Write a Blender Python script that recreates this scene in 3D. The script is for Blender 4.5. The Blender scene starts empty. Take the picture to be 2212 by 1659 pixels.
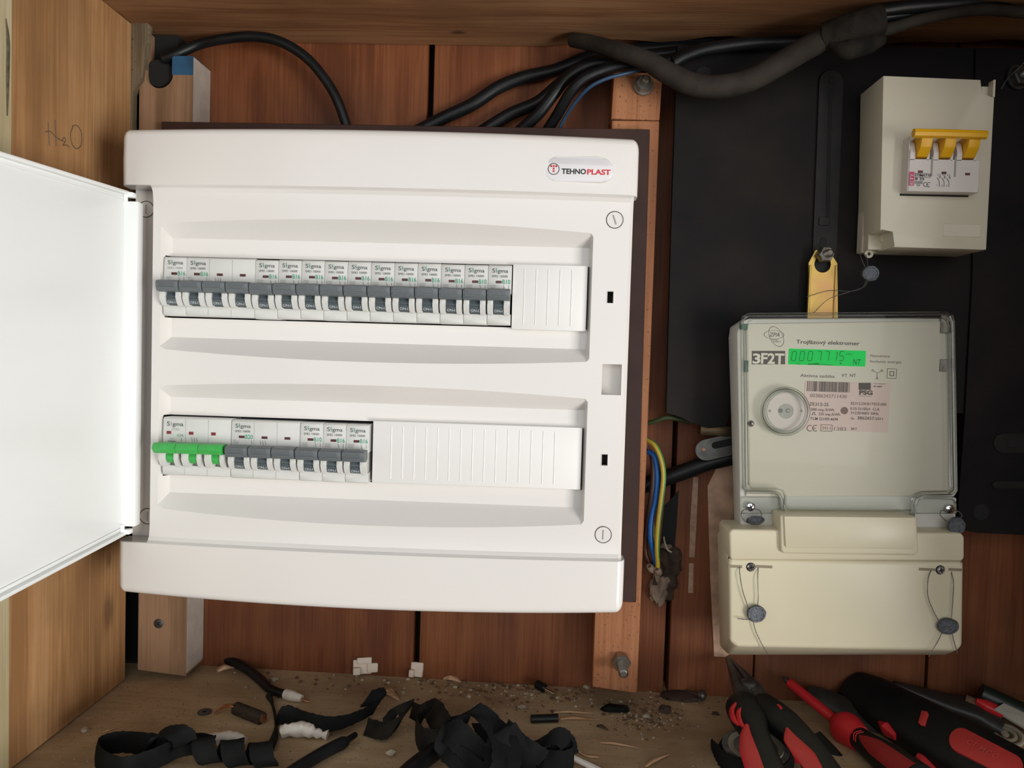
import bpy, bmesh, math, random
from mathutils import Vector, Matrix, noise as mnoise
random.seed(7)
S = bpy.context.scene
COL = S.collection
W, H, FPX = 2212.0, 1659.0, 1662.0
# ---------------------------------------------------------------- camera
cam_pos = Vector((.28708249, -.57482949, -.02088647))
RC = Matrix(((0.9987, -0.0298, 0.0403), (0.0313, 0.9988, -0.0384), (-0.0391, 0.0396, 0.9984)))
ax, ay, az = math.radians(2.27019219), math.radians(2.24373661), math.radians(1.70715241)
def _rot(rx, ry, rz):
    cx, sx, cy, sy, cz, sz = math.cos(rx), math.sin(rx), math.cos(ry), math.sin(ry), math.cos(rz), math.sin(rz)
    Rx = Matrix(((1, 0, 0), (0, cx, -sx), (0, sx, cx)))
    Ry = Matrix(((cy, 0, sy), (0, 1, 0), (-sy, 0, cy)))
    Rz = Matrix(((cz, -sz, 0), (sz, cz, 0), (0, 0, 1)))
    return Rz @ Rx @ Ry
BW = Matrix(((1, 0, 0), (0, 0, -1), (0, 1, 0)))
RC = _rot(ax, ay, az) @ BW            # world -> (right, down, forward)
cd = bpy.data.cameras.new('camera'); cam = bpy.data.objects.new('camera', cd); COL.objects.link(cam)
cd.sensor_width = 36; cd.lens = FPX / W * 36; cd.clip_start = .01; cd.clip_end = 50
r0, r1, r2 = RC[0], RC[1], RC[2]
cam.matrix_world = Matrix(((r0[0], -r1[0], -r2[0], cam_pos[0]), (r0[1], -r1[1], -r2[1], cam_pos[1]),
                           (r0[2], -r1[2], -r2[2], cam_pos[2]), (0, 0, 0, 1)))
S.camera = cam
def ray(u, v):
    return RC.transposed() @ Vector((u - W / 2, v - H / 2, FPX))
def P(u, v, Y):
    d = ray(u, v); return cam_pos + d * ((Y - cam_pos.y) / d.y)
def FZ(x): return -.3245 - .0135 * max(0, x)
def PH(u, v, h=0.0):
    d = ray(u, v); p = cam_pos.copy(); x = .3
    for _ in range(6):
        t = (FZ(x) + h - cam_pos.z) / d.z; p = cam_pos + d * t; x = p.x
    return p
def XP(u, v, X):
    d = ray(u, v); return cam_pos + d * ((X - cam_pos.x) / d.x)
# ---------------------------------------------------------------- world, light, exposure
wd = bpy.data.worlds.new('world'); S.world = wd; wd.use_nodes = True
nt = wd.node_tree; nt.nodes.clear()
o = nt.nodes.new('ShaderNodeOutputWorld'); bg = nt.nodes.new('ShaderNodeBackground')
tc = nt.nodes.new('ShaderNodeTexCoord'); sp = nt.nodes.new('ShaderNodeSeparateXYZ')
rp = nt.nodes.new('ShaderNodeValToRGB'); mp = nt.nodes.new('ShaderNodeMapRange')
mp.inputs['From Min'].default_value = -1; mp.inputs['From Max'].default_value = 1
nt.links.new(tc.outputs['Generated'], sp.inputs[0]); nt.links.new(sp.outputs['Z'], mp.inputs['Value'])
nt.links.new(mp.outputs[0], rp.inputs[0]); nt.links.new(rp.outputs[0], bg.inputs[0]); nt.links.new(bg.outputs[0], o.inputs[0])
e = rp.color_ramp.elements
e[0].position = .30; e[0].color = (.62, .56, .48, 1)
e[1].position = .62; e[1].color = (.80, .88, 1.0, 1)
m_ = e.new(.5); m_.color = (.9, .88, .84, 1)
bg.inputs[1].default_value = .17
def area(name, loc, target, sx, sy, power, col):
    l = bpy.data.lights.new(name, 'AREA'); l.shape = 'RECTANGLE'; l.size = sx; l.size_y = sy; l.energy = power; l.color = col
    ob = bpy.data.objects.new(name, l); COL.objects.link(ob); ob.location = loc
    ob.rotation_euler = (Vector(target) - Vector(loc)).to_track_quat('-Z', 'Y').to_euler(); return ob
area('daylight', (2.05, -1.70, -.52), (.12, .05, -.05), .95, 1.1, 66, (1.0, .982, .95))
area('front_fill', (.35, -2.3, .32), (.2, .1, -.14), 2.4, 1.5, 22, (.97, .985, 1.0))  # soft frontal fill lamp, added to brighten the panel and floor
S.view_settings.view_transform = 'Standard'; S.view_settings.look = 'None'
S.view_settings.gamma = 1; S.view_settings.use_curve_mapping = False
S.view_settings.exposure = -0.17
# ---------------------------------------------------------------- materials
def _principled(name):
    m = bpy.data.materials.new(name); m.use_nodes = True
    return m, m.node_tree, m.node_tree.nodes['Principled BSDF']
def c4(c): return (c[0], c[1], c[2], 1)
def mat(name, col, rough=.5, metal=0.0, var=.06, vscale=60, bump=0.0, bscale=300, emit=None, spec=.5, coat=0.0, col2=None):
    m, nt, b = _principled(name)
    b.inputs['Roughness'].default_value = rough; b.inputs['Metallic'].default_value = metal
    b.inputs['Specular IOR Level'].default_value = spec
    if coat: b.inputs['Coat Weight'].default_value = coat; b.inputs['Coat Roughness'].default_value = .08
    tc = nt.nodes.new('ShaderNodeTexCoord')
    n = nt.nodes.new('ShaderNodeTexNoise'); n.inputs['Scale'].default_value = vscale; n.inputs['Detail'].default_value = 4
    nt.links.new(tc.outputs['Object'], n.inputs['Vector'])
    r = nt.nodes.new('ShaderNodeValToRGB'); r.color_ramp.elements[0].position = .3; r.color_ramp.elements[1].position = .7
    c2 = col2 if col2 else [min(1, x * (1 + var)) for x in col]
    c1 = col if col2 else [x * (1 - var) for x in col]
    r.color_ramp.elements[0].color = c4(c1); r.color_ramp.elements[1].color = c4(c2)
    nt.links.new(n.outputs[0], r.inputs[0]); nt.links.new(r.outputs[0], b.inputs['Base Color'])
    if bump:
        n2 = nt.nodes.new('ShaderNodeTexNoise'); n2.inputs['Scale'].default_value = bscale; n2.inputs['Detail'].default_value = 5
        nt.links.new(tc.outputs['Object'], n2.inputs['Vector'])
        bp = nt.nodes.new('ShaderNodeBump'); bp.inputs['Strength'].default_value = bump; bp.inputs['Distance'].default_value = .001
        nt.links.new(n2.outputs[0], bp.inputs['Height']); nt.links.new(bp.outputs[0], b.inputs['Normal'])
    if emit:
        b.inputs['Emission Color'].default_value = c4(emit[0]); b.inputs['Emission Strength'].default_value = emit[1]
    return m
def wood(name, dark, mid, light, axis='Z', ring=38, rough=.72, stain=None, stain_amt=.5, knots=(), bump=.35, fine=1.0, stretch=.10, coord='Object', speck=None):
    m, nt, b = _principled(name); L = nt.links; N = nt.nodes
    b.inputs['Roughness'].default_value = rough; b.inputs['Specular IOR Level'].default_value = .3
    tc = N.new('ShaderNodeTexCoord'); src = tc.outputs[coord]
    sc = {'X': (stretch, 1, 1), 'Y': (1, stretch, 1), 'Z': (1, 1, stretch)}[axis]
    mp = N.new('ShaderNodeMapping'); mp.inputs['Scale'].default_value = sc; L.new(src, mp.inputs[0])
    # broad figure
    n1 = N.new('ShaderNodeTexNoise'); n1.inputs['Scale'].default_value = ring * 1.5; n1.inputs['Detail'].default_value = 3; n1.inputs['Distortion'].default_value = .4
    L.new(mp.outputs[0], n1.inputs['Vector'])
    # fine grain
    mp2 = N.new('ShaderNodeMapping'); mp2.inputs['Scale'].default_value = tuple(s * (.25 if s != 1 else 1) for s in sc); L.new(src, mp2.inputs[0])
    n2 = N.new('ShaderNodeTexNoise'); n2.inputs['Scale'].default_value = ring * 12; n2.inputs['Detail'].default_value = 5; n2.inputs['Roughness'].default_value = .6
    L.new(mp2.outputs[0], n2.inputs['Vector'])
    ad = N.new('ShaderNodeMath'); ad.operation = 'MULTIPLY_ADD'; ad.inputs[1].default_value = .75 * fine
    L.new(n2.outputs[0], ad.inputs[0]); L.new(n1.outputs[0], ad.inputs[2])
    sb = N.new('ShaderNodeMath'); sb.operation = 'SUBTRACT'; sb.inputs[1].default_value = .375 * fine; L.new(ad.outputs[0], sb.inputs[0])
    r = N.new('ShaderNodeValToRGB'); el = r.color_ramp.elements
    el[0].position = .32; el[0].color = c4(dark); el[1].position = .68; el[1].color = c4(light)
    k = el.new(.5); k.color = c4(mid)
    L.new(sb.outputs[0], r.inputs[0]); colr = r.outputs[0]
    if stain:
        n3 = N.new('ShaderNodeTexNoise'); n3.inputs['Scale'].default_value = 9; n3.inputs['Detail'].default_value = 6
        L.new(src, n3.inputs['Vector'])
        r3 = N.new('ShaderNodeValToRGB'); r3.color_ramp.elements[0].position = .45; r3.color_ramp.elements[1].position = .68
        r3.color_ramp.elements[1].color = (stain_amt, stain_amt, stain_amt, 1)
        L.new(n3.outputs[0], r3.inputs[0])
        mx = N.new('ShaderNodeMix'); mx.data_type = 'RGBA'; L.new(r3.outputs[0], mx.inputs[0]); L.new(colr, mx.inputs[6]); mx.inputs[7].default_value = c4(stain)
        colr = mx.outputs[2]
    for (kp, kr, kc) in knots:
        vs = N.new('ShaderNodeVectorMath'); vs.operation = 'SUBTRACT'; vs.inputs[1].default_value = kp; L.new(src, vs.inputs[0])
        s2 = N.new('ShaderNodeVectorMath'); s2.operation = 'MULTIPLY'; s2.inputs[1].default_value = {'X': (.55, 1, 1), 'Y': (1, .55, 1), 'Z': (1, 1, .55)}[axis]; L.new(vs.outputs[0], s2.inputs[0])
        ln = N.new('ShaderNodeVectorMath'); ln.operation = 'LENGTH'; L.new(s2.outputs[0], ln.inputs[0])
        nn = N.new('ShaderNodeMath'); nn.operation = 'MULTIPLY_ADD'; nn.inputs[1].default_value = kr * .9; L.new(n2.outputs[0], nn.inputs[0]); L.new(ln.outputs['Value'], nn.inputs[2])
        mr = N.new('ShaderNodeMapRange'); mr.inputs['From Min'].default_value = kr * .9; mr.inputs['From Max'].default_value = kr * 1.7
        mr.inputs['To Min'].default_value = .85; mr.inputs['To Max'].default_value = 0; L.new(nn.outputs[0], mr.inputs['Value'])
        mx = N.new('ShaderNodeMix'); mx.data_type = 'RGBA'; L.new(mr.outputs[0], mx.inputs[0]); L.new(colr, mx.inputs[6]); mx.inputs[7].default_value = c4(kc)
        colr = mx.outputs[2]
    if speck:
        n5 = N.new('ShaderNodeTexNoise'); n5.inputs['Scale'].default_value = 420; n5.inputs['Detail'].default_value = 2; L.new(src, n5.inputs['Vector'])
        r5 = N.new('ShaderNodeValToRGB'); r5.color_ramp.elements[0].position = .64; r5.color_ramp.elements[1].position = .70
        L.new(n5.outputs[0], r5.inputs[0])
        mx = N.new('ShaderNodeMix'); mx.data_type = 'RGBA'; L.new(r5.outputs[0], mx.inputs[0]); L.new(colr, mx.inputs[6]); mx.inputs[7].default_value = c4(speck)
        colr = mx.outputs[2]
    L.new(colr, b.inputs['Base Color'])
    bp = N.new('ShaderNodeBump'); bp.inputs['Strength'].default_value = bump; bp.inputs['Distance'].default_value = .0012
    L.new(sb.outputs[0], bp.inputs['Height']); L.new(bp.outputs[0], b.inputs['Normal'])
    return m
def clear_mat(name, tint=(1, 1, 1), rough=.02, refl=1.0):
    m = bpy.data.materials.new(name); m.use_nodes = True; nt = m.node_tree; nt.nodes.clear(); L = nt.links
    o = nt.nodes.new('ShaderNodeOutputMaterial'); mx = nt.nodes.new('ShaderNodeMixShader')
    t = nt.nodes.new('ShaderNodeBsdfTransparent'); g = nt.nodes.new('ShaderNodeBsdfGlossy'); f = nt.nodes.new('ShaderNodeFresnel')
    t.inputs[0].default_value = c4(tint); g.inputs['Roughness'].default_value = rough; f.inputs[0].default_value = 1.42
    mm = nt.nodes.new('ShaderNodeMath'); mm.operation = 'MULTIPLY'; mm.inputs[1].default_value = refl; L.new(f.outputs[0], mm.inputs[0])
    L.new(mm.outputs[0], mx.inputs[0]); L.new(t.outputs[0], mx.inputs[1]); L.new(g.outputs[0], mx.inputs[2]); L.new(mx.outputs[0], o.inputs[0])
    return m
M = {}
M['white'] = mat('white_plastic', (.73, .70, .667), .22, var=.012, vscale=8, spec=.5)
M['white_door_lit'] = mat('door_plastic_lit', (.92, .94, .93), .3, var=.01, vscale=8)  # whiter copy of the box plastic, glare and bounce light put into it
M['strip'] = mat('blank_strip_plastic', (.79, .77, .745), .35, var=.01, vscale=10)
M['brk'] = mat('breaker_grey_plastic', (.62, .62, .59), .38, var=.02, vscale=80)
M['brk_low'] = mat('breaker_cheek_plastic', (.70, .71, .70), .35, var=.02, vscale=80)
M['joint'] = mat('pole_joint_grey', (.40, .40, .38), .5)
M['lever'] = mat('lever_dark_grey', (.125, .14, .148), .4, var=.06, vscale=300)
M['rocker'] = mat('rocker_dark_grey', (.075, .095, .105), .35, var=.06, vscale=300)
M['red_ind'] = mat('indicator_dark_red', (.075, .010, .010), .3)
M['red_win'] = mat('indicator_red', (.20, .012, .022), .3)
M['green'] = mat('green_plastic', (.05, .42, .08), .38, var=.08, vscale=120)
M['ink'] = mat('ink_dark_grey', (.06, .065, .065), .6)
M['ink_lt'] = mat('ink_faded', (.30, .31, .31), .6)
M['ink_black'] = mat('ink_black', (.012, .012, .012), .5)
M['ink_green'] = mat('ink_green', (.01, .30, .17), .6)
M['ink_white'] = mat('ink_white', (.50, .53, .54), .5)
M['ink_red'] = mat('ink_red', (.62, .02, .035), .5)
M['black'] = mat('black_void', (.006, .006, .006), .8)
M['badge'] = mat('badge_resin', (.70, .68, .69), .12, var=.01, coat=.6)
M['brown_board'] = mat('brown_phenolic_board', (.040, .017, .012), .5, var=.25, vscale=25, bump=.05, spec=.25)
M['blackboard'] = mat('black_bakelite_board', (.006, .0062, .0072), .6, var=.5, vscale=14, bump=.12, bscale=120, col2=(.017, .0135, .0115), spec=.12)
M['blackmetal'] = mat('black_painted_metal', (.014, .013, .012), .5, var=.3, vscale=50, spec=.2)
M['rubber'] = mat('black_cable_sheath', (.006, .007, .008), .42, var=.4, vscale=60, bump=.1, spec=.3)
M['rubber_dusty'] = mat('dusty_cable_sheath', (.022, .019, .016), .75, var=.4, vscale=50, bump=.3, col2=(.045, .037, .029), spec=.15)
M['tape'] = mat('black_cloth_tape', (.006, .0065, .0065), .8, var=.5, vscale=40, bump=.3, bscale=900, col2=(.014, .015, .0145), spec=.12)
M['tape_dust'] = mat('dusty_cloth_tape', (.010, .0095, .0085), .85, var=.5, vscale=60, bump=.5, bscale=700, col2=(.032, .027, .021), spec=.12)
M['steel'] = mat('zinc_steel', (.42, .40, .37), .38, metal=1, var=.2, vscale=150, bump=.2)
M['steel_dull'] = mat('dull_steel', (.30, .28, .25), .5, metal=.9, var=.3, vscale=90, bump=.2)
M['steel_dark'] = mat('dark_steel', (.13, .13, .125), .42, metal=.8, var=.3, vscale=90)
M['chrome'] = mat('chrome', (.7, .7, .7), .12, metal=1, var=.02)
M['lead'] = mat('lead_seal', (.115, .125, .14), .5, metal=.6, var=.3, vscale=500, bump=.7, bscale=900)
M['wire'] = mat('seal_wire', (.16, .155, .15), .45, metal=.6)
M['copper'] = mat('copper', (.42, .19, .10), .4, metal=.8, var=.3, vscale=300)
M['brass'] = mat('passivated_brass', (.52, .40, .07), .36, metal=.7, var=.25, vscale=28, col2=(.50, .27, .11))
M['cream'] = mat('cream_plastic', (.68, .615, .44), .36, var=.03, vscale=14)
M['cream_box'] = mat('box_cream_plastic', (.64, .59, .46), .38, var=.02, vscale=20)
M['meter_base'] = mat('meter_grey_plastic', (.62, .61, .55), .4, var=.02, vscale=20)
M['meter_face'] = mat('meter_face_plastic', (.655, .61, .50), .45, var=.02, vscale=14)
M['label'] = mat('pink_label_paper', (.68, .52, .46), .5, var=.02, vscale=30)
M['lcd'] = mat('green_backlit_lcd', (.0, .06, .01), .5, var=.05, vscale=30, emit=((.0, .60, .085), .78), spec=.1)
M['lcd_ink'] = mat('lcd_segment', (.0, .03, .01), .6, emit=((.0, .055, .012), .5), spec=.1)
M['ink_brown'] = mat('ink_brown', (.075, .055, .042), .6)
M['ink_brown_lt'] = mat('ink_brown_faded', (.20, .16, .13), .6)
M['pink'] = mat('magenta_label', (.60, .06, .14), .5, var=.05)
M['yellow'] = mat('yellow_plastic', (.80, .42, .008), .4, var=.04, vscale=60)
M['clear'] = clear_mat('clear_cover_plastic', (.955, .965, .95), .025, .5)
M['clear_edge'] = clear_mat('clear_cover_edge', (.925, .935, .915), .16, 1.5)
M['green_pcb'] = mat('green_clip', (.03, .12, .07), .5)
M['blue_wire'] = mat('blue_insulation', (.005, .10, .36), .4, var=.1)
M['bluegrey_wire'] = mat('blue_grey_insulation', (.02, .06, .12), .4, var=.1)
M['brown_wire'] = mat('brown_insulation', (.07, .025, .018), .45)
M['plaster'] = mat('plaster', (.24, .175, .125), .85, var=.3, vscale=80, bump=.6, bscale=200)
M['dirt'] = mat('dirt_clump', (.045, .028, .018), .9, var=.6, vscale=90, bump=.8, bscale=200)
M['crumb'] = mat('plaster_crumb', (.42, .35, .26), .85, var=.2, vscale=200)
M['crumb_brown'] = mat('brown_crumb', (.16, .09, .05), .9, var=.4, vscale=200)
def plane_of(p0, N):
    N = Vector(N).normalized(); p0 = Vector(p0)
    def f(u, v, off=0.0):
        d = ray(u, v); q = p0 + N * off; return cam_pos + d * ((q - cam_pos).dot(N) / d.dot(N))
    return f
M['splinter'] = wood('splinter_wood', (.38, .22, .12), (.55, .33, .19), (.66, .45, .28), 'X', 60)
M['rubber_grip'] = mat('black_rubber_grip', (.008, .0095, .0095), .5, var=.3, vscale=60, bump=.08, spec=.28)
M['red_grip'] = mat('red_plastic_grip', (.62, .022, .028), .4, var=.05, vscale=60)
M['grip_coral'] = mat('coral_rubber_inlay', (.60, .045, .040), .6, var=.06, vscale=60)
M['white_tape'] = mat('white_wrap', (.72, .66, .58), .55, var=.06, vscale=120)
M['clip_white'] = mat('dirty_white_plastic', (.72, .61, .50), .5, var=.06, vscale=90)
M['kraft'] = mat('kraft_card', (.42, .37, .27), .75, var=.08, vscale=80)
M['leaf'] = mat('dead_leaf', (.06, .035, .025), .8, var=.4)
M['green_black'] = mat('dark_green_plastic', (.006, .016, .012), .4)
M['beige_label'] = mat('beige_label', (.36, .34, .27), .6, var=.05)
M['blue_paint'] = mat('blue_paint', (.015, .07, .14), .6, var=.4, vscale=40)
M['white_paint'] = mat('whitewash_paint', (.40, .34, .29), .8, var=.12, vscale=60, bump=.3)
M['pencil'] = mat('pencil_lead', (.10, .075, .05), .7)
# ---------------------------------------------------------------- geometry helpers
def V(*a): return Vector(a)
def obj(name, bm, m, parent=None, smooth=False, mats=None):
    if isinstance(bm, bpy.types.Mesh): me = bm
    else:
        me = bpy.data.meshes.new(name); bmesh.ops.recalc_face_normals(bm, faces=bm.faces) if smooth != 'raw' else None
        bm.to_mesh(me); bm.free()
    me.materials.clear() if not mats else None
    for x in (mats if mats else [m]): me.materials.append(x)
    if smooth:
        for p in me.polygons: p.use_smooth = True
        try: me.set_sharp_from_angle(angle=math.radians(38))
        except Exception: pass
    o = bpy.data.objects.new(name, me); COL.objects.link(o)
    if parent: o.parent = parent; o.matrix_parent_inverse = parent.matrix_world.inverted() if False else Matrix.Translation(-parent.location)
    return o
def tag(o, label, cat, group=None, kind=None):
    o['label'] = label; o['category'] = cat
    if group: o['group'] = group
    if kind: o['kind'] = kind
    return o
def thing(name, label, cat, loc, group=None):
    o = bpy.data.objects.new(name, None); COL.objects.link(o); o.location = loc; o.empty_display_size = .01
    return tag(o, label, cat, group)
def struct(name, bm, m, smooth=False):
    o = obj(name, bm, m, None, smooth); o['kind'] = 'structure'; return o
def new(): return bmesh.new()
def box(bm, x0, x1, y0, y1, z0, z1, bev=0.0, seg=2, edges=None):
    r = bmesh.ops.create_cube(bm, size=1)
    vs = r['verts']
    for v in vs:
        v.co = V(x0 if v.co.x < 0 else x1, y0 if v.co.y < 0 else y1, z0 if v.co.z < 0 else z1)
    if bev:
        es = list({e for v in vs for e in v.link_edges})
        bmesh.ops.bevel(bm, geom=es, offset=bev, segments=seg, profile=.5, affect='EDGES')
    return vs
def hexa(bm, front, back, bev=0.0, seg=2):
    """front/back: 4 points each in matching order"""
    a = [bm.verts.new(p) for p in front]; b = [bm.verts.new(p) for p in back]; n = len(a)
    fs = [bm.faces.new(a), bm.faces.new(b[::-1])]
    for i in range(n): fs.append(bm.faces.new((a[i], a[(i + 1) % n], b[(i + 1) % n], b[i])))
    if bev:
        es = list({e for f in fs for e in f.edges})
        bmesh.ops.bevel(bm, geom=es, offset=bev, segments=seg, profile=.5, affect='EDGES')
def prism_y(bm, pts, y0, y1, bev=0.0, seg=2):
    hexa(bm, [V(x, y0, z) for x, z in pts], [V(x, y1, z) for x, z in pts], bev, seg)
def prism_x(bm, pts, x0, x1, bev=0.0, seg=2):
    hexa(bm, [V(x0, y, z) for y, z in pts], [V(x1, y, z) for y, z in pts], bev, seg)
def catmull(pts, n=8, closed=False):
    pts = [Vector(p) for p in pts]; out = []; N = len(pts)
    rng = range(N if closed else N - 1)
    for i in rng:
        p0 = pts[(i - 1) % N] if (closed or i > 0) else pts[0] * 2 - pts[1]
        p1 = pts[i]; p2 = pts[(i + 1) % N]
        p3 = pts[(i + 2) % N] if (closed or i + 2 < N) else pts[-1] * 2 - pts[-2]
        for k in range(n):
            t = k / n
            out.append(.5 * ((2 * p1) + (p2 - p0) * t + (2 * p0 - 5 * p1 + 4 * p2 - p3) * t * t + (3 * p1 - p0 - 3 * p2 + p3) * t ** 3))
    if not closed: out.append(pts[-1].copy())
    return out
def tube(bm, pts, r, seg=10, n=8, closed=False, smooth=True, flat=1.0, caps=True):
    """r: float or list of radii at control points"""
    cp = catmull(pts, n, closed) if smooth and len(pts) > 2 else [Vector(p) for p in pts]
    K = len(cp)
    if isinstance(r, (list, tuple)):
        m = len(pts) - 1; rr = []
        for i in range(K):
            t = i / (K - 1) * m; a = min(int(t), m - 1); rr.append(r[a] + (r[a + 1] - r[a]) * (t - a))
    else: rr = [r] * K
    rings = []; up = None
    for i in range(K):
        a = cp[(i - 1) % K] if (closed or i > 0) else cp[i]; b = cp[(i + 1) % K] if (closed or i < K - 1) else cp[i]
        t = (b - a).normalized()
        if up is None:
            up = V(0, 0, 1) if abs(t.z) < .9 else V(1, 0, 0)
        s = t.cross(up).normalized(); up = s.cross(t).normalized()
        rings.append([bm.verts.new(cp[i] + (s * math.cos(q) + up * math.sin(q) * flat) * rr[i]) for q in [2 * math.pi * k / seg for k in range(seg)]])
    for i in range(K if closed else K - 1):
        A = rings[i]; B = rings[(i + 1) % K]
        for k in range(seg): bm.faces.new((A[k], A[(k + 1) % seg], B[(k + 1) % seg], B[k]))
    if not closed and caps:
        bm.faces.new(rings[0][::-1]); bm.faces.new(rings[-1])
def ribbon(bm, pts, wd, width, th=.0005, n=8, ragged=0.0):
    """strip along pts; wd: width directions at the control points"""
    cp = catmull(pts, n); m = len(pts) - 1; K = len(cp); rows = []
    for i in range(K):
        t = i / (K - 1) * m; a = min(int(t), m - 1); f = t - a
        w = (Vector(wd[a]).lerp(Vector(wd[a + 1]), f)).normalized()
        ww = width if not isinstance(width, (list, tuple)) else width[a] + (width[a + 1] - width[a]) * f
        T = (cp[min(i + 1, K - 1)] - cp[max(i - 1, 0)]).normalized()
        nn = T.cross(w); nn = nn.normalized() if nn.length > 1e-6 else V(0, 1, 0)
        e1 = random.uniform(-ragged, ragged); e2 = random.uniform(-ragged, ragged)
        cup = nn * width_cup * ww if (width_cup := .05) else V(0, 0, 0)
        row = []
        for s, e_ in ((-.5, e1), (-.2, 0), (.2, 0), (.5, e2)):
            c = cp[i] + w * (s * ww + e_) - cup * (1 - (2 * s) ** 2)
            row.append((bm.verts.new(c + nn * th), bm.verts.new(c - nn * th)))
        rows.append(row)
    for i in range(K - 1):
        A, B = rows[i], rows[i + 1]
        for k in range(3):
            bm.faces.new((A[k][0], A[k + 1][0], B[k + 1][0], B[k][0]))
            bm.faces.new((A[k][1], B[k][1], B[k + 1][1], A[k + 1][1]))
        bm.faces.new((A[0][0], B[0][0], B[0][1], A[0][1])); bm.faces.new((A[3][0], A[3][1], B[3][1], B[3][0]))
    for R_, f in ((rows[0], 1), (rows[-1], -1)):
        for k in range(3):
            q = (R_[k][0], R_[k][1], R_[k + 1][1], R_[k + 1][0]); bm.faces.new(q if f > 0 else q[::-1])
def frame_of(d):
    d = Vector(d).normalized(); a = V(0, 0, 1) if abs(d.z) < .9 else V(1, 0, 0)
    s = d.cross(a).normalized(); return s, s.cross(d).normalized(), d
def lathe(bm, prof, c, axis, seg=24, sc=(1, 1)):
    """prof: (radius, distance along axis) from c"""
    s, u, d = frame_of(axis); c = Vector(c); rings = []
    for (r, h) in prof:
        if r < 1e-7: rings.append([bm.verts.new(c + d * h)])
        else: rings.append([bm.verts.new(c + d * h + (s * math.cos(q) * sc[0] + u * math.sin(q) * sc[1]) * r) for q in [2 * math.pi * k / seg for k in range(seg)]])
    for A, B in zip(rings, rings[1:]):
        if len(A) == 1 and len(B) == 1: continue
        for k in range(seg):
            k2 = (k + 1) % seg
            if len(A) == 1: bm.faces.new((A[0], B[k], B[k2]))
            elif len(B) == 1: bm.faces.new((A[k], A[k2], B[0]))
            else: bm.faces.new((A[k], A[k2], B[k2], B[k]))
    for Rg in (rings[0], rings[-1]):
        if len(Rg) > 1:
            try: bm.faces.new(Rg)
            except Exception: pass
def ring_path(c, axis, r, n=16, sc=(1, 1)):
    s, u, d = frame_of(axis); return [Vector(c) + (s * math.cos(q) * sc[0] + u * math.sin(q) * sc[1]) * r for q in [2 * math.pi * k / n for k in range(n)]]
def flatring(bm, cx, cz, r0_, r1_, y, sx=1, sz=1, rot=0, seg=40, a0=0, a1=360):
    n = max(2, int(seg * (a1 - a0) / 360)); A = []; B = []
    full = abs(a1 - a0 - 360) < 1e-6
    for k in range(n + (0 if full else 1)):
        q = math.radians(a0 + (a1 - a0) * k / n)
        for R_, LST in ((r0_, A), (r1_, B)):
            x = math.cos(q) * R_ * sx; z = math.sin(q) * R_ * sz
            x, z = x * math.cos(rot) - z * math.sin(rot), x * math.sin(rot) + z * math.cos(rot)
            LST.append(bm.verts.new((cx + x, y, cz + z)))
    L = len(A)
    for k in range(L if full else L - 1): bm.faces.new((A[k], A[(k + 1) % L], B[(k + 1) % L], B[k]))
def quad(bm, x0, x1, z0, z1, y): return bm.faces.new([bm.verts.new((x, y, z)) for x, z in ((x0, z0), (x1, z0), (x1, z1), (x0, z1))])
def line2(bm, pts, w, y):
    for (a, b) in zip(pts, pts[1:]):
        a = V(a[0], 0, a[1]); b = V(b[0], 0, b[1]); d = (b - a).normalized(); n = V(-d.z, 0, d.x) * w / 2; e_ = d * w * .3
        bm.faces.new([bm.verts.new(V(p.x, y, p.z)) for p in (a - e_ - n, b + e_ - n, b + e_ + n, a - e_ + n)])
_tc = {}
def _glyphs(s, bold, shear, space):
    k = (s, bold, shear, space)
    if k not in _tc:
        cu = bpy.data.curves.new('t', 'FONT'); cu.body = s; cu.size = 1; cu.offset = bold; cu.shear = shear; cu.space_character = space; cu.resolution_u = 3
        ob = bpy.data.objects.new('t', cu); COL.objects.link(ob)
        dg = bpy.context.evaluated_depsgraph_get(); me = ob.evaluated_get(dg).to_mesh()
        vs = [(v.co.x, v.co.y) for v in me.vertices]; fs = [tuple(p.vertices) for p in me.polygons]
        ob.evaluated_get(dg).to_mesh_clear(); bpy.data.objects.remove(ob); bpy.data.curves.remove(cu)
        xs = [v[0] for v in vs]; _tc[k] = (vs, fs, min(xs), max(xs))
    return _tc[k]
def text(bm, s, x, z, h, y, w=None, bold=0.0, shear=0.0, rot=0.0, space=1.0, mi=0, fn=None):
    """h: cap height; x,z: left of baseline; w: total width"""
    vs, fs, a, b = _glyphs(s, bold, shear, space); sz = h / .72; sx = sz if w is None else w / (b - a)
    cr, sr = math.cos(rot), math.sin(rot); out = []
    for (px, py) in vs:
        px = (px - a) * sx; py = py * sz; out.append(bm.verts.new((x + px * cr - py * sr, y, z + px * sr + py * cr)))
    for f in fs:
        try: fc = bm.faces.new([out[i] for i in f]); fc.material_index = mi
        except Exception: pass
def grid_faces(bm, cols, skip=lambda i, j: False):
    G = [[bm.verts.new(p) for p in c] for c in cols]
    for i in range(len(G) - 1):
        for j in range(len(G[0]) - 1):
            if skip(i, j): continue
            q = [G[i][j], G[i + 1][j], G[i + 1][j + 1], G[i][j + 1]]
            if (q[0].co - q[3].co).length < 1e-7: q = q[:3] if False else [q[0], q[1], q[2]]
            elif (q[1].co - q[2].co).length < 1e-7: q = [q[0], q[1], q[3]]
            try: bm.faces.new(q)
            except Exception: pass
    return G
def copy_tree(o, parent=None):
    c = o.copy(); COL.objects.link(c); c.parent = parent
    for ch in list(o.children): copy_tree(ch, c)
    return c
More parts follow.
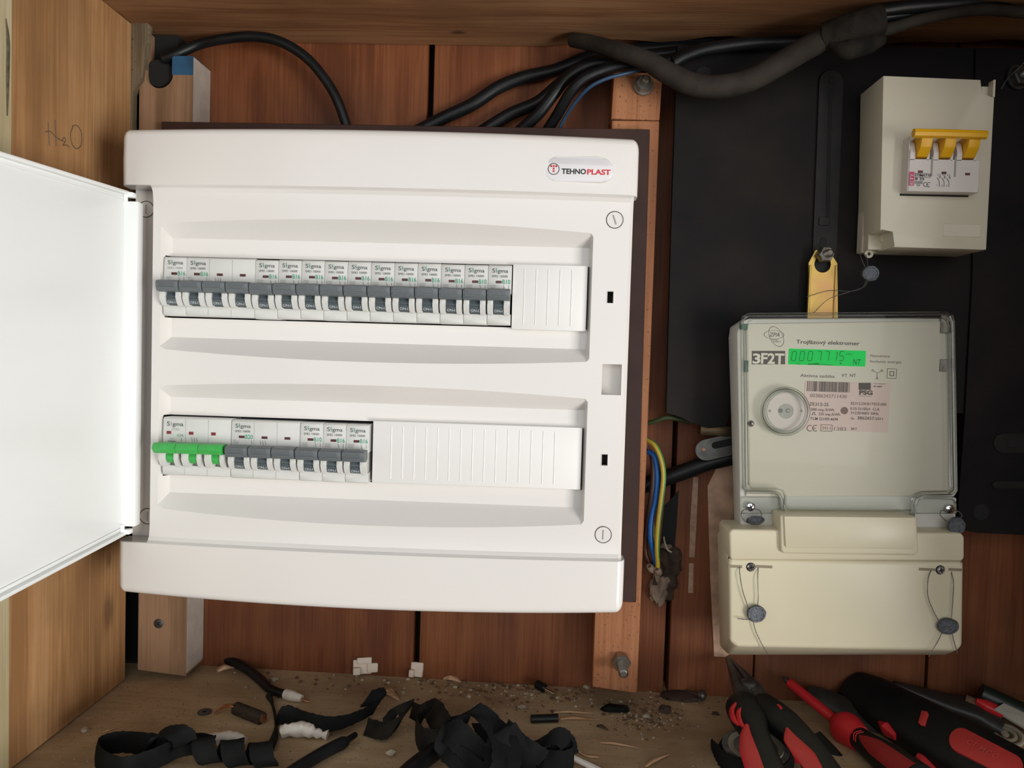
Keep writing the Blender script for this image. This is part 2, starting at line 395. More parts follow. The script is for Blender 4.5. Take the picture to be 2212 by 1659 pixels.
def lump(bm, c, r, seed=0, amp=.35, sub=2, sc=(1, 1, 1), flatz=None):
    rr = bmesh.ops.create_icosphere(bm, subdivisions=sub, radius=1)
    for v in rr['verts']:
        n = mnoise.noise(v.co * 1.7 + V(seed * 3.1, seed * 1.7, seed)) + .5 * mnoise.noise(v.co * 4 + V(seed, 0, 0))
        k = 1 + amp * n * 1.6; v.co = V(v.co.x * sc[0] * k * r, v.co.y * sc[1] * k * r, v.co.z * sc[2] * k * r) + Vector(c)
        if flatz is not None and v.co.z < flatz: v.co.z = flatz
# ---------------------------------------------------------------- the niche
YB = .13        # back boards
XL = -.078      # left wall face
CZ = .2555      # ceiling (underside of the beam)
w_back = wood('reddish_stained_boards', (.13, .037, .0125), (.178, .055, .0185), (.22, .076, .028), 'Z', 34, rough=.55, stain=(.05, .02, .012), stain_amt=.45, bump=.3,
              knots=[((.115, .13, .168), .006, (.05, .018, .01)), ((.05, .13, .16), .010, (.06, .02, .012))])
w_left = wood('tan_planks', (.30, .150, .060), (.41, .215, .090), (.50, .285, .13), 'Z', 30, rough=.6, stain=(.22, .12, .055), stain_amt=.5,
              knots=[((-.078, .062, -.252), .0085, (.17, .085, .04)), ((-.078, .062, -.207), .004, (.20, .10, .05))], bump=.25)
w_front = wood('pale_grey_plank', (.40, .33, .19), (.50, .43, .27), (.58, .53, .37), 'Z', 30, rough=.7, bump=.3)
w_beam = wood('brown_beam_wood', (.22, .098, .042), (.29, .140, .064), (.36, .19, .092), 'X', 30, rough=.6, stain=(.10, .05, .025), stain_amt=.4, bump=.25,
              knots=[((.205, .10, CZ), .004, (.05, .025, .012)), ((.6, .03, CZ), .006, (.06, .03, .015))])
w_floor = wood('dusty_plywood', (.46, .32, .18), (.54, .39, .225), (.62, .46, .28), 'X', 16, rough=.85, stain=(.22, .135, .07), stain_amt=.75, bump=.35, fine=.7, stretch=.35, speck=(.30, .21, .125))
_r = [n for n in w_floor.node_tree.nodes if n.type == 'VALTORGB'][1]; _r.color_ramp.elements[0].position = .40; _r.color_ramp.elements[1].position = .66
w_post = wood('orange_batten_wood', (.28, .100, .040), (.36, .140, .060), (.43, .185, .085), 'Z', 26, rough=.65, stain=(.16, .07, .035), stain_amt=.5, bump=.3, speck=(.15, .06, .03))
w_bat = wood('tan_batten_wood', (.20, .115, .06), (.27, .155, .085), (.34, .20, .115), 'Z', 30, rough=.7, stain=(.14, .08, .045), stain_amt=.5, bump=.3)
# back boards with open joints
bm = new()
x1 = P(930, 180, YB).x; x2 = P(1441, 1400, YB).x; x3 = P(1628, 1450, YB).x; x4 = P(2001, 1455, YB).x
for (a, b) in ((-.16, x1 - .0028), (x1 + .0028, x2 - .0022), (x2 + .0022, x3 - .0006), (x3 + .0006, x4 - .0012), (x4 + .0012, .86)):
    box(bm, a, b, YB, YB + .02, -.37, .33, .0006, 1)
wb = struct('wall_back', bm, w_back, True)
bm = new(); box(bm, -.16, .86, YB + .024, YB + .03, -.37, .33); t = struct('void_backing', bm, M['black'])  # black sheet behind the joints, standing in for the dark void
# pale scraped paint strips on the back boards
def poly_on(u_v, Y, th=.0012):
    b = new(); pts = [P(u, v, Y) for u, v in u_v]; hexa(b, [V(p.x, Y - th, p.z) for p in pts], [V(p.x, Y + .0002, p.z) for p in pts]); return b
for k, pts in enumerate([[(1497, 1030), (1508, 1030), (1506, 1085), (1503, 1150), (1500, 1203), (1488, 1203), (1490, 1130), (1492, 1100)],
                         [(1488, 1216), (1498, 1216), (1497, 1280), (1486, 1280)],
                         [(1528, 1050), (1552, 1000), (1592, 990), (1600, 1200), (1596, 1400), (1566, 1418), (1542, 1417), (1534, 1250), (1530, 1120)]]):
    s_ = obj('paint_strip', poly_on(pts, YB), mat('old_pink_beige_paint', (.40, .25, .18), .85, var=.25, vscale=160, bump=.4) if k < 2 else mat('old_beige_strip', (.58, .38, .26), .85, var=.25, vscale=70, bump=.5), wb)
    s_['label'] = 'pale scraped strip of old paint'
bm = new(); box(bm, -.159, P(299, 1400, YB - .03).x + .003, YB - .002, YB - .0005, -.33, CZ); struct('corner_gap_shade', bm, M['black'])  # black panel that paints the shaded gap beside the batten dark
# ceiling beam: deeper edge is cut back right of the cables' notch
bm = new()
xs_ = [-.16 + i * .02 for i in range(52)]; top = .34
def rear(x):
    if x < .292: return YB
    e_ = min(1, (x - .292) / .02); return YB - e_ * (.020 + .006 * math.sin(x * 31) + .004 * math.sin(x * 77))
cols = [[V(x, rear(x), top), V(x, rear(x), CZ + .002), V(x, rear(x) - .002, CZ), V(x, .05, CZ - .0006 * math.sin(x * 40)), V(x, -.14, CZ), V(x, -.14, top)] for x in xs_]
grid_faces(bm, cols); struct('ceiling', bm, w_beam, True)
# floor
bm = new()
cols = []
for i in range(52):
    x = -.16 + i * .02
    cols.append([V(x, .15, FZ(x) - .02), V(x, .15, FZ(x)), V(x, .06, FZ(x)), V(x, -.02, FZ(x)), V(x, -.14, FZ(x)), V(x, -.14, FZ(x) - .02)])
grid_faces(bm, cols); fl = struct('floor', bm, w_floor, True)
# left wall: two planks and a pale front board
bm = new()
box(bm, XL - .02, XL, .0345, .090, -.3235, CZ - .0005, .0008, 1)
box(bm, XL - .02, XL + .0004, -.0635, .0340, -.3235, CZ - .0005, .0008, 1)
wl = struct('wall_left', bm, w_left, True)
bm = new(); box(bm, XL - .02, XL + .003, -.30, -.0640, -.3235, CZ - .0005, .001, 1); struct('trim_2', bm, w_front, True)
bm = new(); box(bm, XL - .045, XL - .0215, -.30, YB - .001, -.3235, CZ - .001); struct('left_gap_shade', bm, M['black'])  # black slab behind the left planks, added to keep the gap dark
bm = new(); g_ = [XP(13, 40, XL + .0033), XP(18, 90, XL + .0033), XP(17, 170, XL + .0033), XP(16, 250, XL + .0033)]; tube(bm, g_, [.0006, .0018, .0016, .0005], 6, 6, flat=.3)
o = obj('gouge', bm, mat('dark_gouge', (.10, .085, .05), .9, var=.4, vscale=300), bpy.data.objects['trim_2']); o['label'] = 'long dark gouge in the plank'
# pencil note on the left wall
bm = new()
def wp(u, v): p = XP(u, v, XL + .0006); return p
def stroke(uv): tube(bm, [wp(u, v) for u, v in uv], .00032, 5, 6)
stroke([(104, 264), (105, 290), (107, 314)]); stroke([(119, 259), (120, 290), (121, 315)]); stroke([(98, 285), (108, 284), (122, 297), (138, 306)])
stroke([(134, 303), (139, 297), (142, 303), (136, 314), (143, 313), (150, 318)])
stroke([(158, 272), (152, 290), (156, 312), (167, 321), (176, 310), (175, 285), (166, 271), (156, 272)])
o = obj('pencil_writing', bm, M['pencil'], wl); o['label'] = 'pencil marks reading H2O'
# ---------------------------------------------------------------- right wall beyond the frame (shades the right-hand side)
bm = new(); box(bm, .76, .79, -.26, YB + .02, -.3240, .33, .001, 1); struct('wall_right', bm, w_left, True)
# ---------------------------------------------------------------- battens
def batten(name, label, ux, top_v, bot_v, mt, Yf, xs2, notch=None):
    pass
Yf = .095
xa = P(301, 200, Yf).x; xb = P(416, 200, Yf).x
# left batten, upper part seen above the distribution box (with a round notch) and lower part below it: one board
t = thing('wooden_batten', 'short tan batten above left of the white box, notched, blue paint on its corner', 'batten', (xa, Yf, P(350, 122, Yf).z))
zt = P(416, 122, Yf).z; cxn = P(344, 160, Yf).x; czn = P(344, 160, Yf).z; rn = .0122
pts = [(xa, -.02), (xb, -.02), (xb, zt), (cxn + rn, zt)]
for k in range(13):
    q = -math.pi * k / 12; pts.append((cxn + rn * math.cos(q), czn + rn * math.sin(q)))
pts += [(cxn - rn, zt + .022), (xa, zt + .022)]
bm = new(); prism_y(bm, pts, Yf, YB - .0005); obj('board', bm, w_bat, t)
bm = new(); xm = P(372, 140, Yf).x; box(bm, xm, xb + .0002, Yf - .0002, YB - .004, zt - .016, zt + .0003); o = obj('blue_paint_patch', bm, M['blue_paint'], t); o['label'] = 'dark blue paint on the corner'
bm = new(); box(bm, xb + .0003, xb + .0006, Yf + .0004, YB - .001, P(416, 265, Yf).z - .03, zt - .0005); o = obj('whitewash', bm, M['white_paint'], t); o['label'] = 'grey white painted side'
xa2 = P(297, 1400, Yf).x; xb2 = P(402, 1400, Yf).x; zb = P(350, 1457, Yf).z
t = thing('wooden_batten', 'tan wooden batten with a dark screw, below the left end of the white box', 'batten', (xa2, Yf, zb))
bm = new(); prism_y(bm, [(xa2, zb + .003), (xb2, zb - .001), (xb2, -.10), (xa2, -.10)], Yf, YB - .0005, .0006, 1); obj('board', bm, w_bat, t)
bm = new(); box(bm, xb2 + .0001, xb2 + .0005, Yf + .001, YB - .001, zb + .002, -.12); o = obj('whitewash', bm, M['white_paint'], t); o['label'] = 'grey painted side'
sc = P(343, 1347, Yf); bm = new(); lathe(bm, [(.0042, 0), (.0042, .0006), (.0034, .0011), (0, .0012)], (sc.x, Yf, sc.z), (0, -1, 0), 20)
s_ = obj('screw', bm, M['steel_dark'], t, True); s_['label'] = 'dark cross head screw'
bm = new(); line2(bm, [(sc.x - .002, sc.z - .002), (sc.x + .002, sc.z + .002)], .0008, Yf - .00125); line2(bm, [(sc.x - .002, sc.z + .002), (sc.x + .002, sc.z - .002)], .0008, Yf - .00125); obj('cross_recess', bm, M['black'], s_)
# old grey strip between the left wall and the batten
bm = new(); pa = P(283, 100, .09); pb = P(299, 100, .09)
prism_y(bm, [(pa.x - .02, .10), (pa.x + .001, .10), (pa.x + .001, P(290, 200, .09).z), (pb.x + .003, P(290, 170, .09).z), (pb.x + .008, P(320, 40, .09).z), (pa.x - .02, CZ - .001)], .0905, .0990)
o = obj('grey_wood_slat', bm, wood('grey_weathered_wood', (.11, .08, .045), (.17, .13, .08), (.25, .19, .12), 'Z', 50, speck=(.06, .05, .03)))
tag(o, 'weathered grey wooden slat in the corner between left wall and notched batten', 'slat')
# right post
def bolt(parent, c, d, rn_, rb_, ln, mt=None, washer=None, label=None):
    d = Vector(d).normalized(); bm = new()
    if washer: lathe(bm, [(washer, 0), (washer, .0015), (0, .0015)], c, d, 28)
    lathe(bm, [(rn_, .0012), (rn_, .0065), (rn_ * .9, .0075), (0, .0075)], c, d, 6)
    o = obj('nut', bm, mt or M['steel_dull'], parent); o.name = 'nut'
    if label: o['label'] = label
    bm = new(); pr_ = [(rb_, 0)]
    k = .0
    while k < ln:
        pr_ += [(rb_, k), (rb_ * .88, k + .0006)]; k += .0012
    pr_ += [(rb_ * .9, ln), (rb_ * .6, ln + .001), (0, ln + .001)]
    lathe(bm, pr_, c, d, 18); obj('threaded_end', bm, mt or M['steel_dull'], o, True)
    return o
pl = P(1325, 150, Yf).x; pr2 = P(1428, 170, Yf).x; zbot = P(1340, 1497, Yf).z
t = thing('wooden_post', 'upright orange brown wooden post with two bolts, right of the white box', 'post', ((pl + pr2) / 2, Yf, zbot))
zj = P(1380, 259, Yf).z
bm = new(); prism_y(bm, [(pl, zbot + .004), (pr2 - .001, zbot), (pr2, zj - .0005), (pl, zj - .0005)], Yf, YB - .0005, .0008, 1); obj('board', bm, w_post, t, True)
bm = new(); prism_y(bm, [(pl - .0004, zj + .0004), (pr2, zj + .0002), (pr2 + .001, P(1430, 170, Yf).z), (pr2 - .001, P(1428, 158, Yf).z), (pl + .0005, P(1326, 153, Yf).z)], Yf + .0005, YB - .0005, .0006, 1); obj('upper_block', bm, w_post, t, True)
c = P(1390, 186, Yf); bolt(t, (c.x, Yf - .0001, c.z), (.03, -1, .10), .0075, .0038, .014, M['steel_dull'], .0085, 'dull bolt with washer near the top')
c = P(1341, 1425, Yf); bolt(t, (c.x, Yf - .0001, c.z), (0, -1, -.10), .0082, .0042, .024, M['steel'], None, 'long steel bolt end near the foot')
# brown mounting board behind the distribution box
bl, br = P(348, 270, .0855).x, P(1424, 700, .0855).x
zt_, zb_ = P(900, 268, .0855).z, P(1360, 1300, .0855).z
bm = new(); pts = [P(348, 262, .0855), P(1404, 279, .0855), P(1374, 1302, .0855), P(330, 1250, .0855)]
hexa(bm, [V(p.x, .0858, p.z) for p in pts], [V(p.x, .0945, p.z) for p in pts], .0005, 1)
tag(obj('mounting_board', bm, M['brown_board'], None, True), 'dark brown flat board behind the white distribution box', 'board')
# ---------------------------------------------------------------- distribution box
Y0, YR, YE = 0.0, .0085, .001           # breaker label plane, recess floor, frame edge
_y = .002
BX0, BX1 = (P(263, 320, _y).x + P(269, 1240, _y).x) / 2, (P(1380, 320, _y).x + P(1345, 1300, _y).x) / 2
BZT, BZB = (P(262, 285, _y).z + P(1380, 301, _y).z) / 2, (P(268, 1276, _y).z + P(1345, 1320, _y).z) / 2; XC = (BX0 + BX1) / 2; HW = (BX1 - BX0) / 2
dbx = thing('distribution_box', 'large white plastic distribution box with its door swung open, on the left', 'electrical box', (XC, .085, BZB))
def bulge(x): return max(0, 1) * .008 * (1 - ((x - XC) / HW) ** 2)
def yf(x): return YE - bulge(x)
bm = new(); box(bm, BX0 + .003, BX1 - .003, .03, .0855, BZB + .003, BZT - .003, .002, 2); obj('back_box', bm, M['white'], dbx, True)
bm = new(); box(bm, BX0 + .01, BX1 - .01, .024, .0295, BZB + .01, BZT - .01); o = obj('interior_shade', bm, M['black'], dbx); o['label'] = 'black sheet standing in for the shade inside the openings'  # flat black sheet added so the inside reads as deep shade
XF0 = P(330, 780, YE).x                  # left edge of the raised frame
ZT = P(830, 418, YE).z + .001; ZB = P(830, 1186, YE).z - .0005
def fz(u, v, Y): return P(u, v, Y).z
# recess corner data  (outer left, inner left, inner right, outer right)
xoL, xiL = P(349.5, 600, YE).x, P(372, 600, YR).x
xiR, xoR = P(1270, 640, YR).x, P(1277, 640, YE).x
def rec(kT, ziT, zwT, zwB, ziB, kB): return dict(oT=ziT + kT * (YR - YE), iT=ziT, wT=zwT, wB=zwB, iB=ziB, oB=ziB - kB * (YR - YE), kT=kT, kB=kB)
R1 = R2 = None
R1 = rec(.95, fz(700, 522, YR), .0458, -.0012, fz(700, 738, YR), .93)
R2 = rec(.93, fz(700, 868, YR), .0458 - .1217, -.0012 - .1217, fz(700, 1076, YR), 1.06)
pit_t, pit_b = P(1320, 787, YE).z, P(1320, 853, YE).z
sl1 = (P(1318, 630, YE).z, P(1318, 655, YE).z); sl2 = (P(1305, 981, YE).z, P(1305, 1005, YE).z)
slx = (P(1311.5, 642, YE).x, P(1324.5, 642, YE).x); slx2 = slx
pitx = P(1300, 820, YE).x
XE = BX1 - .0018
def rows(x):
    """list of (z, y) from top to bottom at this column"""
    yF = yf(x); out = []
    yb = YE - .0055 - bulge(x) * 1.0
    out += [(ZT + .0004, yb + .0004), (ZT - .0012, yb + .0028), (ZT - .004, yF - .0010), (ZT - .011, yF)]
    for R, sl in ((R1, sl1), (R2, sl2)):
        if xoL < x < xoR + 1e-9 or abs(x - xoL) < 1e-9:
            if x <= xoL + 1e-9 or x >= xoR - 1e-9:
                d = 0
            dep = YR - yF
            if xiL - 1e-9 <= x <= xiR + 1e-9:
                sT = R['kT']; sB = R['kB']
                out += [(R['iT'] + sT * dep, yF), (R['iT'], YR), (R['wT'], YR), (R['wB'], YR), (R['iB'], YR), (R['iB'] - sB * dep, yF)]
            else:
                out += [(R['oT'], yF), (R['oT'], yF), (R['wT'], yF), (R['wB'], yF), (R['oB'], yF), (R['oB'], yF)]
        else:
            w = (sl if x > xoR else (R['wT'], R['wB']))
            out += [(R['oT'], yF), (R['oT'] - .002, yF), (w[0], yF), (w[1], yF), (R['oB'] + .002, yF), (R['oB'], yF)]
        if R is R1:
            if x > xoR + 1e-6: out += [(pit_t, yF), (pit_b, yF)]
            else:
                za = out[-1][0]; zb_ = R2['oT'] if (x <= xoL + 1e-9 or x >= xoR - 1e-9) else R2['iT'] + R2['kT'] * (YR - yF)
                out += [(za + (zb_ - za) * .35, yF), (za + (zb_ - za) * .65, yF)]
    out += [(ZB + .011, yF), (ZB + .004, yF - .0010), (ZB + .0012, yb + .0028), (ZB - .0004, yb + .0004)]
    return out
xwL = -.0022
xs = [XF0, (XF0 + xoL) / 2, xoL, xwL, xiL]
wx0, wx1 = P(356, 600, YR).x - .0002, P(1271, 640, YR).x - .0002
wxa = .0; nmid = 26
xs += [xiL + (xiR - xiL) * k / nmid for k in range(1, nmid)] + [xiR, xoR, (xoR + pitx) / 2, pitx, slx[0], slx[1], XE - .0052, XE - .0030]
xs = sorted(xs)
cols = []
for x in xs:
    if x == xwL:
        ra, rb_ = rows(xoL), rows(xiL); q_ = (x - xoL) / (xiL - xoL); cols.append([V(x, a[1] + (b[1] - a[1]) * q_, a[0] + (b[0] - a[0]) * q_) for a, b in zip(ra, rb_)])
    else: cols.append([V(x, y, z) for z, y in rows(x)])
# left side wall of raised frame and right rounded edge
c0 = [V(XF0, .008, p.z) for p in cols[0]]; cols.insert(0, [V(XF0, .0165, p.z) for p in cols[0]])
cl = [V(XE - .0006, p.y + .0028, p.z) for p in cols[-1]]; cols.append(cl)
cols.append([V(XE, p.y + .0065, p.z) for p in cols[-1]]); cols.append([V(XE, .04, p.z) for p in cols[-1]])
i_iL = 1 + xs.index(xiL); i_iR = 1 + xs.index(xiR); i_s0 = 1 + xs.index(slx[0]); i_p0 = 1 + xs.index(pitx); i_oL = 1 + xs.index(xwL)
def skip(i, j):
    if i_oL <= i < i_iR and j in (6, 14) : return True          # windows for the modules
    if i == i_s0 and j in (6, 14): return True
    if i_p0 <= i <= i_s0 + 1 and j == 10: return True
    return False
bm = new(); grid_faces(bm, cols, skip)
fr = obj('front_frame', bm, M['white'], dbx, True)
fr.data.set_sharp_from_angle(angle=math.radians(22))
# pit of the door latch, and rims of the two slots
xp0, xp1 = pitx, xs[xs.index(slx[1]) + 1]
bm = new(); yp = yf((xp0 + xp1) / 2)
a, b_, c_, d_ = V(xp0, yp - .0006, pit_t), V(xp1, yp - .0002, pit_t), V(xp1, yp - .0002, pit_b), V(xp0, yp - .0006, pit_b)
A = [V(p.x, YR + .004, p.z) for p in (a, b_, c_, d_)]; A[1].y = A[2].y = YR - .003; A[0].x += .0004; A[3].x += .0004
q = [bm.verts.new(p) for p in (a, b_, c_, d_)]; r = [bm.verts.new(p) for p in A]
bm.faces.new(r)
for i in range(4): bm.faces.new((q[i], q[(i + 1) % 4], r[(i + 1) % 4], r[i]))
obj('latch_recess', bm, M['white'], dbx)
for sl in (sl1, sl2):
    bm = new(); x0, x1_ = slx; z1_, z0_ = sl; yy = yf(x0) - .0003
    for (p0, p1_, p2, p3) in ((x0 - .0005, x0, z0_, z1_), (x1_, x1_ + .0005, z0_, z1_), (x0 - .0005, x1_ + .0005, z0_ - .0005, z0_), (x0 - .0005, x1_ + .0005, z1_, z1_ + .0005)):
        box(bm, p0, p1_, yy, yy + .005, p2, p3)
    o = obj('slot_rim', bm, M['white'], dbx); bm = new(); box(bm, x0, x1_, YR, YR + .0005, z0_, z1_); obj('slot_hole', bm, M['black'], o)
# channel behind the hinge
bm = new(); hx0 = P(285, 780, .004).x
box(bm, BX0 + .002, XF0 - .0002, .0140, .030, ZB - .002, ZT + .002); obj('hinge_channel', bm, M['white'], dbx)
# bands above and below
def band(name, top):
    n = 44; r = .006; cols = []
    xsb = []
    for k in range(9): xsb.append(BX0 + r * (1 - math.cos(k / 8 * math.pi / 2)))
    for k in range(1, 26): xsb.append(BX0 + r + (BX1 - BX0 - 2 * r) * k / 26)
    for k in range(9): xsb.append(BX1 - r * (1 - math.sin(k / 8 * math.pi / 2)))
    for x in xsb:
        d = min(x - BX0, BX1 - x); ro = r - math.sqrt(max(0, r * r - (r - min(d, r)) ** 2))
        bow = 1 - ((x - XC) / HW) ** 2
        zo = (BZT + .0012 * bow - ro) if top else (BZB - .0032 * bow + ro)
        zi = ZT if top else ZB
        yb = YE - .0055 - bulge(x) + ro
        s = -1 if top else 1
        col = [V(x, .032, zo + s * .0006)]
        rr = .0055
        for k in range(7):
            a_ = k / 6 * math.pi / 2; col.append(V(x, yb + rr * (1 - math.sin(a_)), zo + s * rr * (1 - math.cos(a_))))
        col += [V(x, yb, zo + s * .012), V(x, yb - .0004, (zo + zi) / 2), V(x, yb, zi - s * .0006), V(x, yb + .0006, zi - s * .0001), V(x, .012, zi)]
        cols.append(col)
    bm = new(); G = grid_faces(bm, cols); bm.faces.new(G[0]); bm.faces.new(G[-1])
    return obj(name, bm, M['white'], dbx, True)
band('cover_band', True); band('cover_band', False)
# cover screws
def cover_screw(u, v, Y, ang, r=.0064):
    p = P(u, v, Y); bm = new()
    lathe(bm, [(r - .0006, .003), (r - .0006, -.0002), (0, -.0002)], (p.x, Y, p.z), (0, 1, 0), 32)
    o = obj('cover_screw', bm, M['white'], dbx, True)
    bm = new(); flatring(bm, p.x, p.z, r - .0006, r, Y - .0003); obj('screw_gap', bm, M['ink_brown'], o)
    bm = new(); d = V(math.sin(ang), 0, math.cos(ang)) * .0036; tube(bm, [(p.x - d.x, Y - .0002, p.z - d.z), (p.x, Y - .0002, p.z), (p.x + d.x, Y - .0002, p.z + d.z)], .0006, 8, 2, flat=1)
    obj('screw_slot', bm, mat('slot_shadow_grey', (.42, .40, .36), .5), o)
for u, v, Y, a_ in ((1328, 475, None, -.35), (1303, 1155, None, 0.03), (316, 452, .0138, .03), (319, 1115, .0138, .03)):
    if Y is None: Y = yf(P(u, v, YE).x) - .0004
    cover_screw(u, v, Y, a_)
# badge
yb_ = yf(P(1250, 367, YE).x) - .0055; ca = P(1250, 367, yb_ - .0002)
bm = new(); wq, hq = .0253, .0088; pts = []
for s_, cxx in ((1, wq - hq), (-1, -(wq - hq))):
    for k in range(13):
        q = -math.pi / 2 + math.pi * k / 12; pts.append((ca.x + cxx + s_ * hq * math.cos(q), ca.z + s_ * hq * math.sin(q)))
Ys = ca.y - .0003; prism_y(bm, pts, Ys - .0012, Ys + .0012, .0008, 3)
bd = obj('badge', bm, M['badge'], dbx, True)
Yt = Ys - .00130; bm = new()
cr = P(1196, 365, Yt); flatring(bm, cr.x, cr.z, .0037, .0042, Yt)
p = P(1213, 375, Yt); wT = P(1266, 375, Yt).x - p.x; text(bm, 'TEHNO', p.x, p.z, .0037, Yt, wT, .035)
p2 = P(1268, 376.5, Yt); text(bm, 'PLAST', p2.x, p2.z, .0037, Yt, P(1319, 378, Yt).x - p2.x, .035, mi=1)
for (dx, dz) in ((-1, 1), (0, 1), (1, 1), (0, 0), (0, -1)):
    f_ = quad(bm, cr.x + dx * .0018 - .00068, cr.x + dx * .0018 + .00068, cr.z + .0003 + dz * .0018 - .00068, cr.z + .0003 + dz * .0018 + .00068, Yt); f_.material_index = 1
    f_ = quad(bm, cr.x + dx * .0018 - .0003, cr.x + dx * .0018 + .0003, cr.z + .0003 + dz * .0018 - .0003, cr.z + .0003 + dz * .0018 + .0003, Yt - .00003); f_.material_index = 0 if dx * dz else 1
o = obj('lettering', bm, None, bd, mats=[M['ink_black'], M['ink_red']]); o['label'] = 'black and red lettering with a round T emblem'
# door: hinged at the left, swung out towards the viewer
hy = -.010; dxp = P(268, 780, hy).x; dt_, db_ = P(276, 413, hy).z, P(276, 1156, hy).z
DL = .345
def dp(s, z, off=0.0):
    """s: distance from the hinge along the door, z along height, off: towards the inside (right)"""
    return V(dxp + off + .012 * s, hy - s, z - .047 * s)
bm = new()
def dbox(s0, s1, z0, z1, o0, o1, bev=.0006):
    hexa(bm, [dp(s0, z0, o0), dp(s0, z1, o0), dp(s0, z1, o1), dp(s0, z0, o1)], [dp(s1, z0, o0), dp(s1, z1, o0), dp(s1, z1, o1), dp(s1, z0, o1)], bev, 2)
dbox(0, DL, db_ + .001, dt_ - .001, -.0022, 0)
dbox(0, DL, dt_ - .0030, dt_, -.0028, .0035, .0011); dbox(0, DL, db_, db_ + .0030, -.0028, .0035, .0011)
dbox(DL - .003, DL, db_, dt_, -.0028, .0035, .0011)
dbox(.003, DL - .003, dt_ - .0062, dt_ - .0050, 0, .0010, .0003); dbox(.003, DL - .003, db_ + .0050, db_ + .0062, 0, .0010, .0003)
dd = obj('door', bm, M['white_door_lit'], dbx, True); dd['label'] = 'white open door leaf'
bm = new(); hexa(bm, [V(dxp - .001, hy - .0015, dt_ - .0075), V(dxp + .0100, hy - .0015, dt_ - .0075), V(dxp + .0102, hy - .0015, db_ + .0068), V(dxp - .001, hy - .0015, db_ + .0068)],
               [V(dxp - .001, hy + .0015, dt_ - .0075), V(dxp + .0092, hy + .0085, dt_ - .0075), V(dxp + .0094, hy + .0085, db_ + .0068), V(dxp - .001, hy + .0015, db_ + .0068)], .0009, 2)
obj('hinge_lip', bm, M['white_door_lit'], dd, True)
for zc, s_ in ((dt_ - .0028, 1), (db_ + .0028, -1)):
    bm = new(); box(bm, dxp - .001, dxp + .0065, hy - .0026, hy + .004, zc - .0020, zc + .0020, .001, 2)
    tube(bm, [(dxp + .0012, hy - .0022, zc - s_ * .0056), (dxp + .0012, hy - .0022, zc)], .0016, 10, 1, smooth=False); obj('hinge_tab', bm, M['white_door_lit'], dd, True)
    bm = new(); box(bm, dxp + .0006, dxp + .0026, hy - .0016, hy + .002, zc - s_ * .0042 - .0011, zc - s_ * .0042 + .0011); obj('hinge_gap', bm, M['black'], dd)
# blanking strips
def strip(u0, u1, vt, vb, nrib, first, step, rowl):
    Yq = YR - .0055; x0, x1_ = P(u0, vt, Yq).x, P(u1, vt, Yq).x; z1_, z0_ = P(u0, vt, Yq).z, P(u0, vb, Yq).z
    bm = new(); box(bm, x0, x1_, Yq, YR + .004, z0_, z1_, .0007, 2)
    for k in range(nrib):
        xr = x0 + first + k * step; tube(bm, [(xr, Yq + .00005, z0_ + .0035), (xr, Yq + .00005, z1_ - .0035)], .00042, 6, 1, smooth=False)
    o = obj('blanking_strip', bm, M['strip'], dbx, True); o['label'] = 'ribbed white blanking strip in the %s row' % rowl
    return o
strip(1108.5, 1270.5, 570, 711.5, 5, .0088, .00885, 'upper'); strip(806, 1259, 909, 1042, 15, .0143, .00885, 'lower')
# ---------------------------------------------------------------- circuit breakers
MW = .01758
def housing_mesh(nm, switch=False):
    bm = new(); w = MW * nm; g = .00012
    # label face (upper), bow out slightly; lower step; side web behind
    prism_x(bm, [(0.0, .0235), (-.0004, .030), (-.0002, .0435), (.0010, .0446), (.020, .0446), (.020, .0235)], g, w - g, .0003, 1)
    prism_x(bm, [(.0, .0081), (-.0010, .0080), (-.0012, .0060), (-.0006, .0010), (.0010, 0), (.020, 0), (.020, .0081)], g, w - g, .0003, 1)
    for k in range(nm):
        x0 = k * MW
        for (a, b) in ((.0004, .0047), (.0126, .0168)) if not switch else ((.0002, .0055), (.0118, .0150)):
            pts = [(.004, .0255)]
            for j in range(11):
                q = j / 10; z = .0250 - q * .0178; y = -.0086 * math.sin(math.pi * (.22 + .62 * q)) ** 1.0 + .0004
                pts.append((y, z))
            pts += [(.004, .0072)]
            prism_x(bm, pts, x0 + a, x0 + b, .0005, 2)
        box(bm, x0 + .001, x0 + MW - .001, .0030, .019, .0075, .0255)
    return bm
def lever_mesh():
    bm = new()
    prism_x(bm, [(-.0030, .0262), (-.0118, .0262), (-.0142, .0250), (-.0140, .0212), (-.0125, .0180), (-.0060, .0172), (-.0030, .0190)], .0003, MW - .0003, .0006, 2)
    for k in range(5):
        z = .0248 - k * .00105; box(bm, .0018, MW - .0034, -.01465, -.0138, z - .00028, z + .00028)
    return bm
def rocker_mesh():
    bm = new(); pts = [(.003, .0185), (-.0046, .0185), (-.0052, .0160), (-.0062, .0140), (-.0060, .0135), (-.0052, .0132), (-.0060, .0128), (-.0048, .0084), (.003, .0080)]
    prism_x(bm, pts, .0049, .0124, .0002, 1); return bm
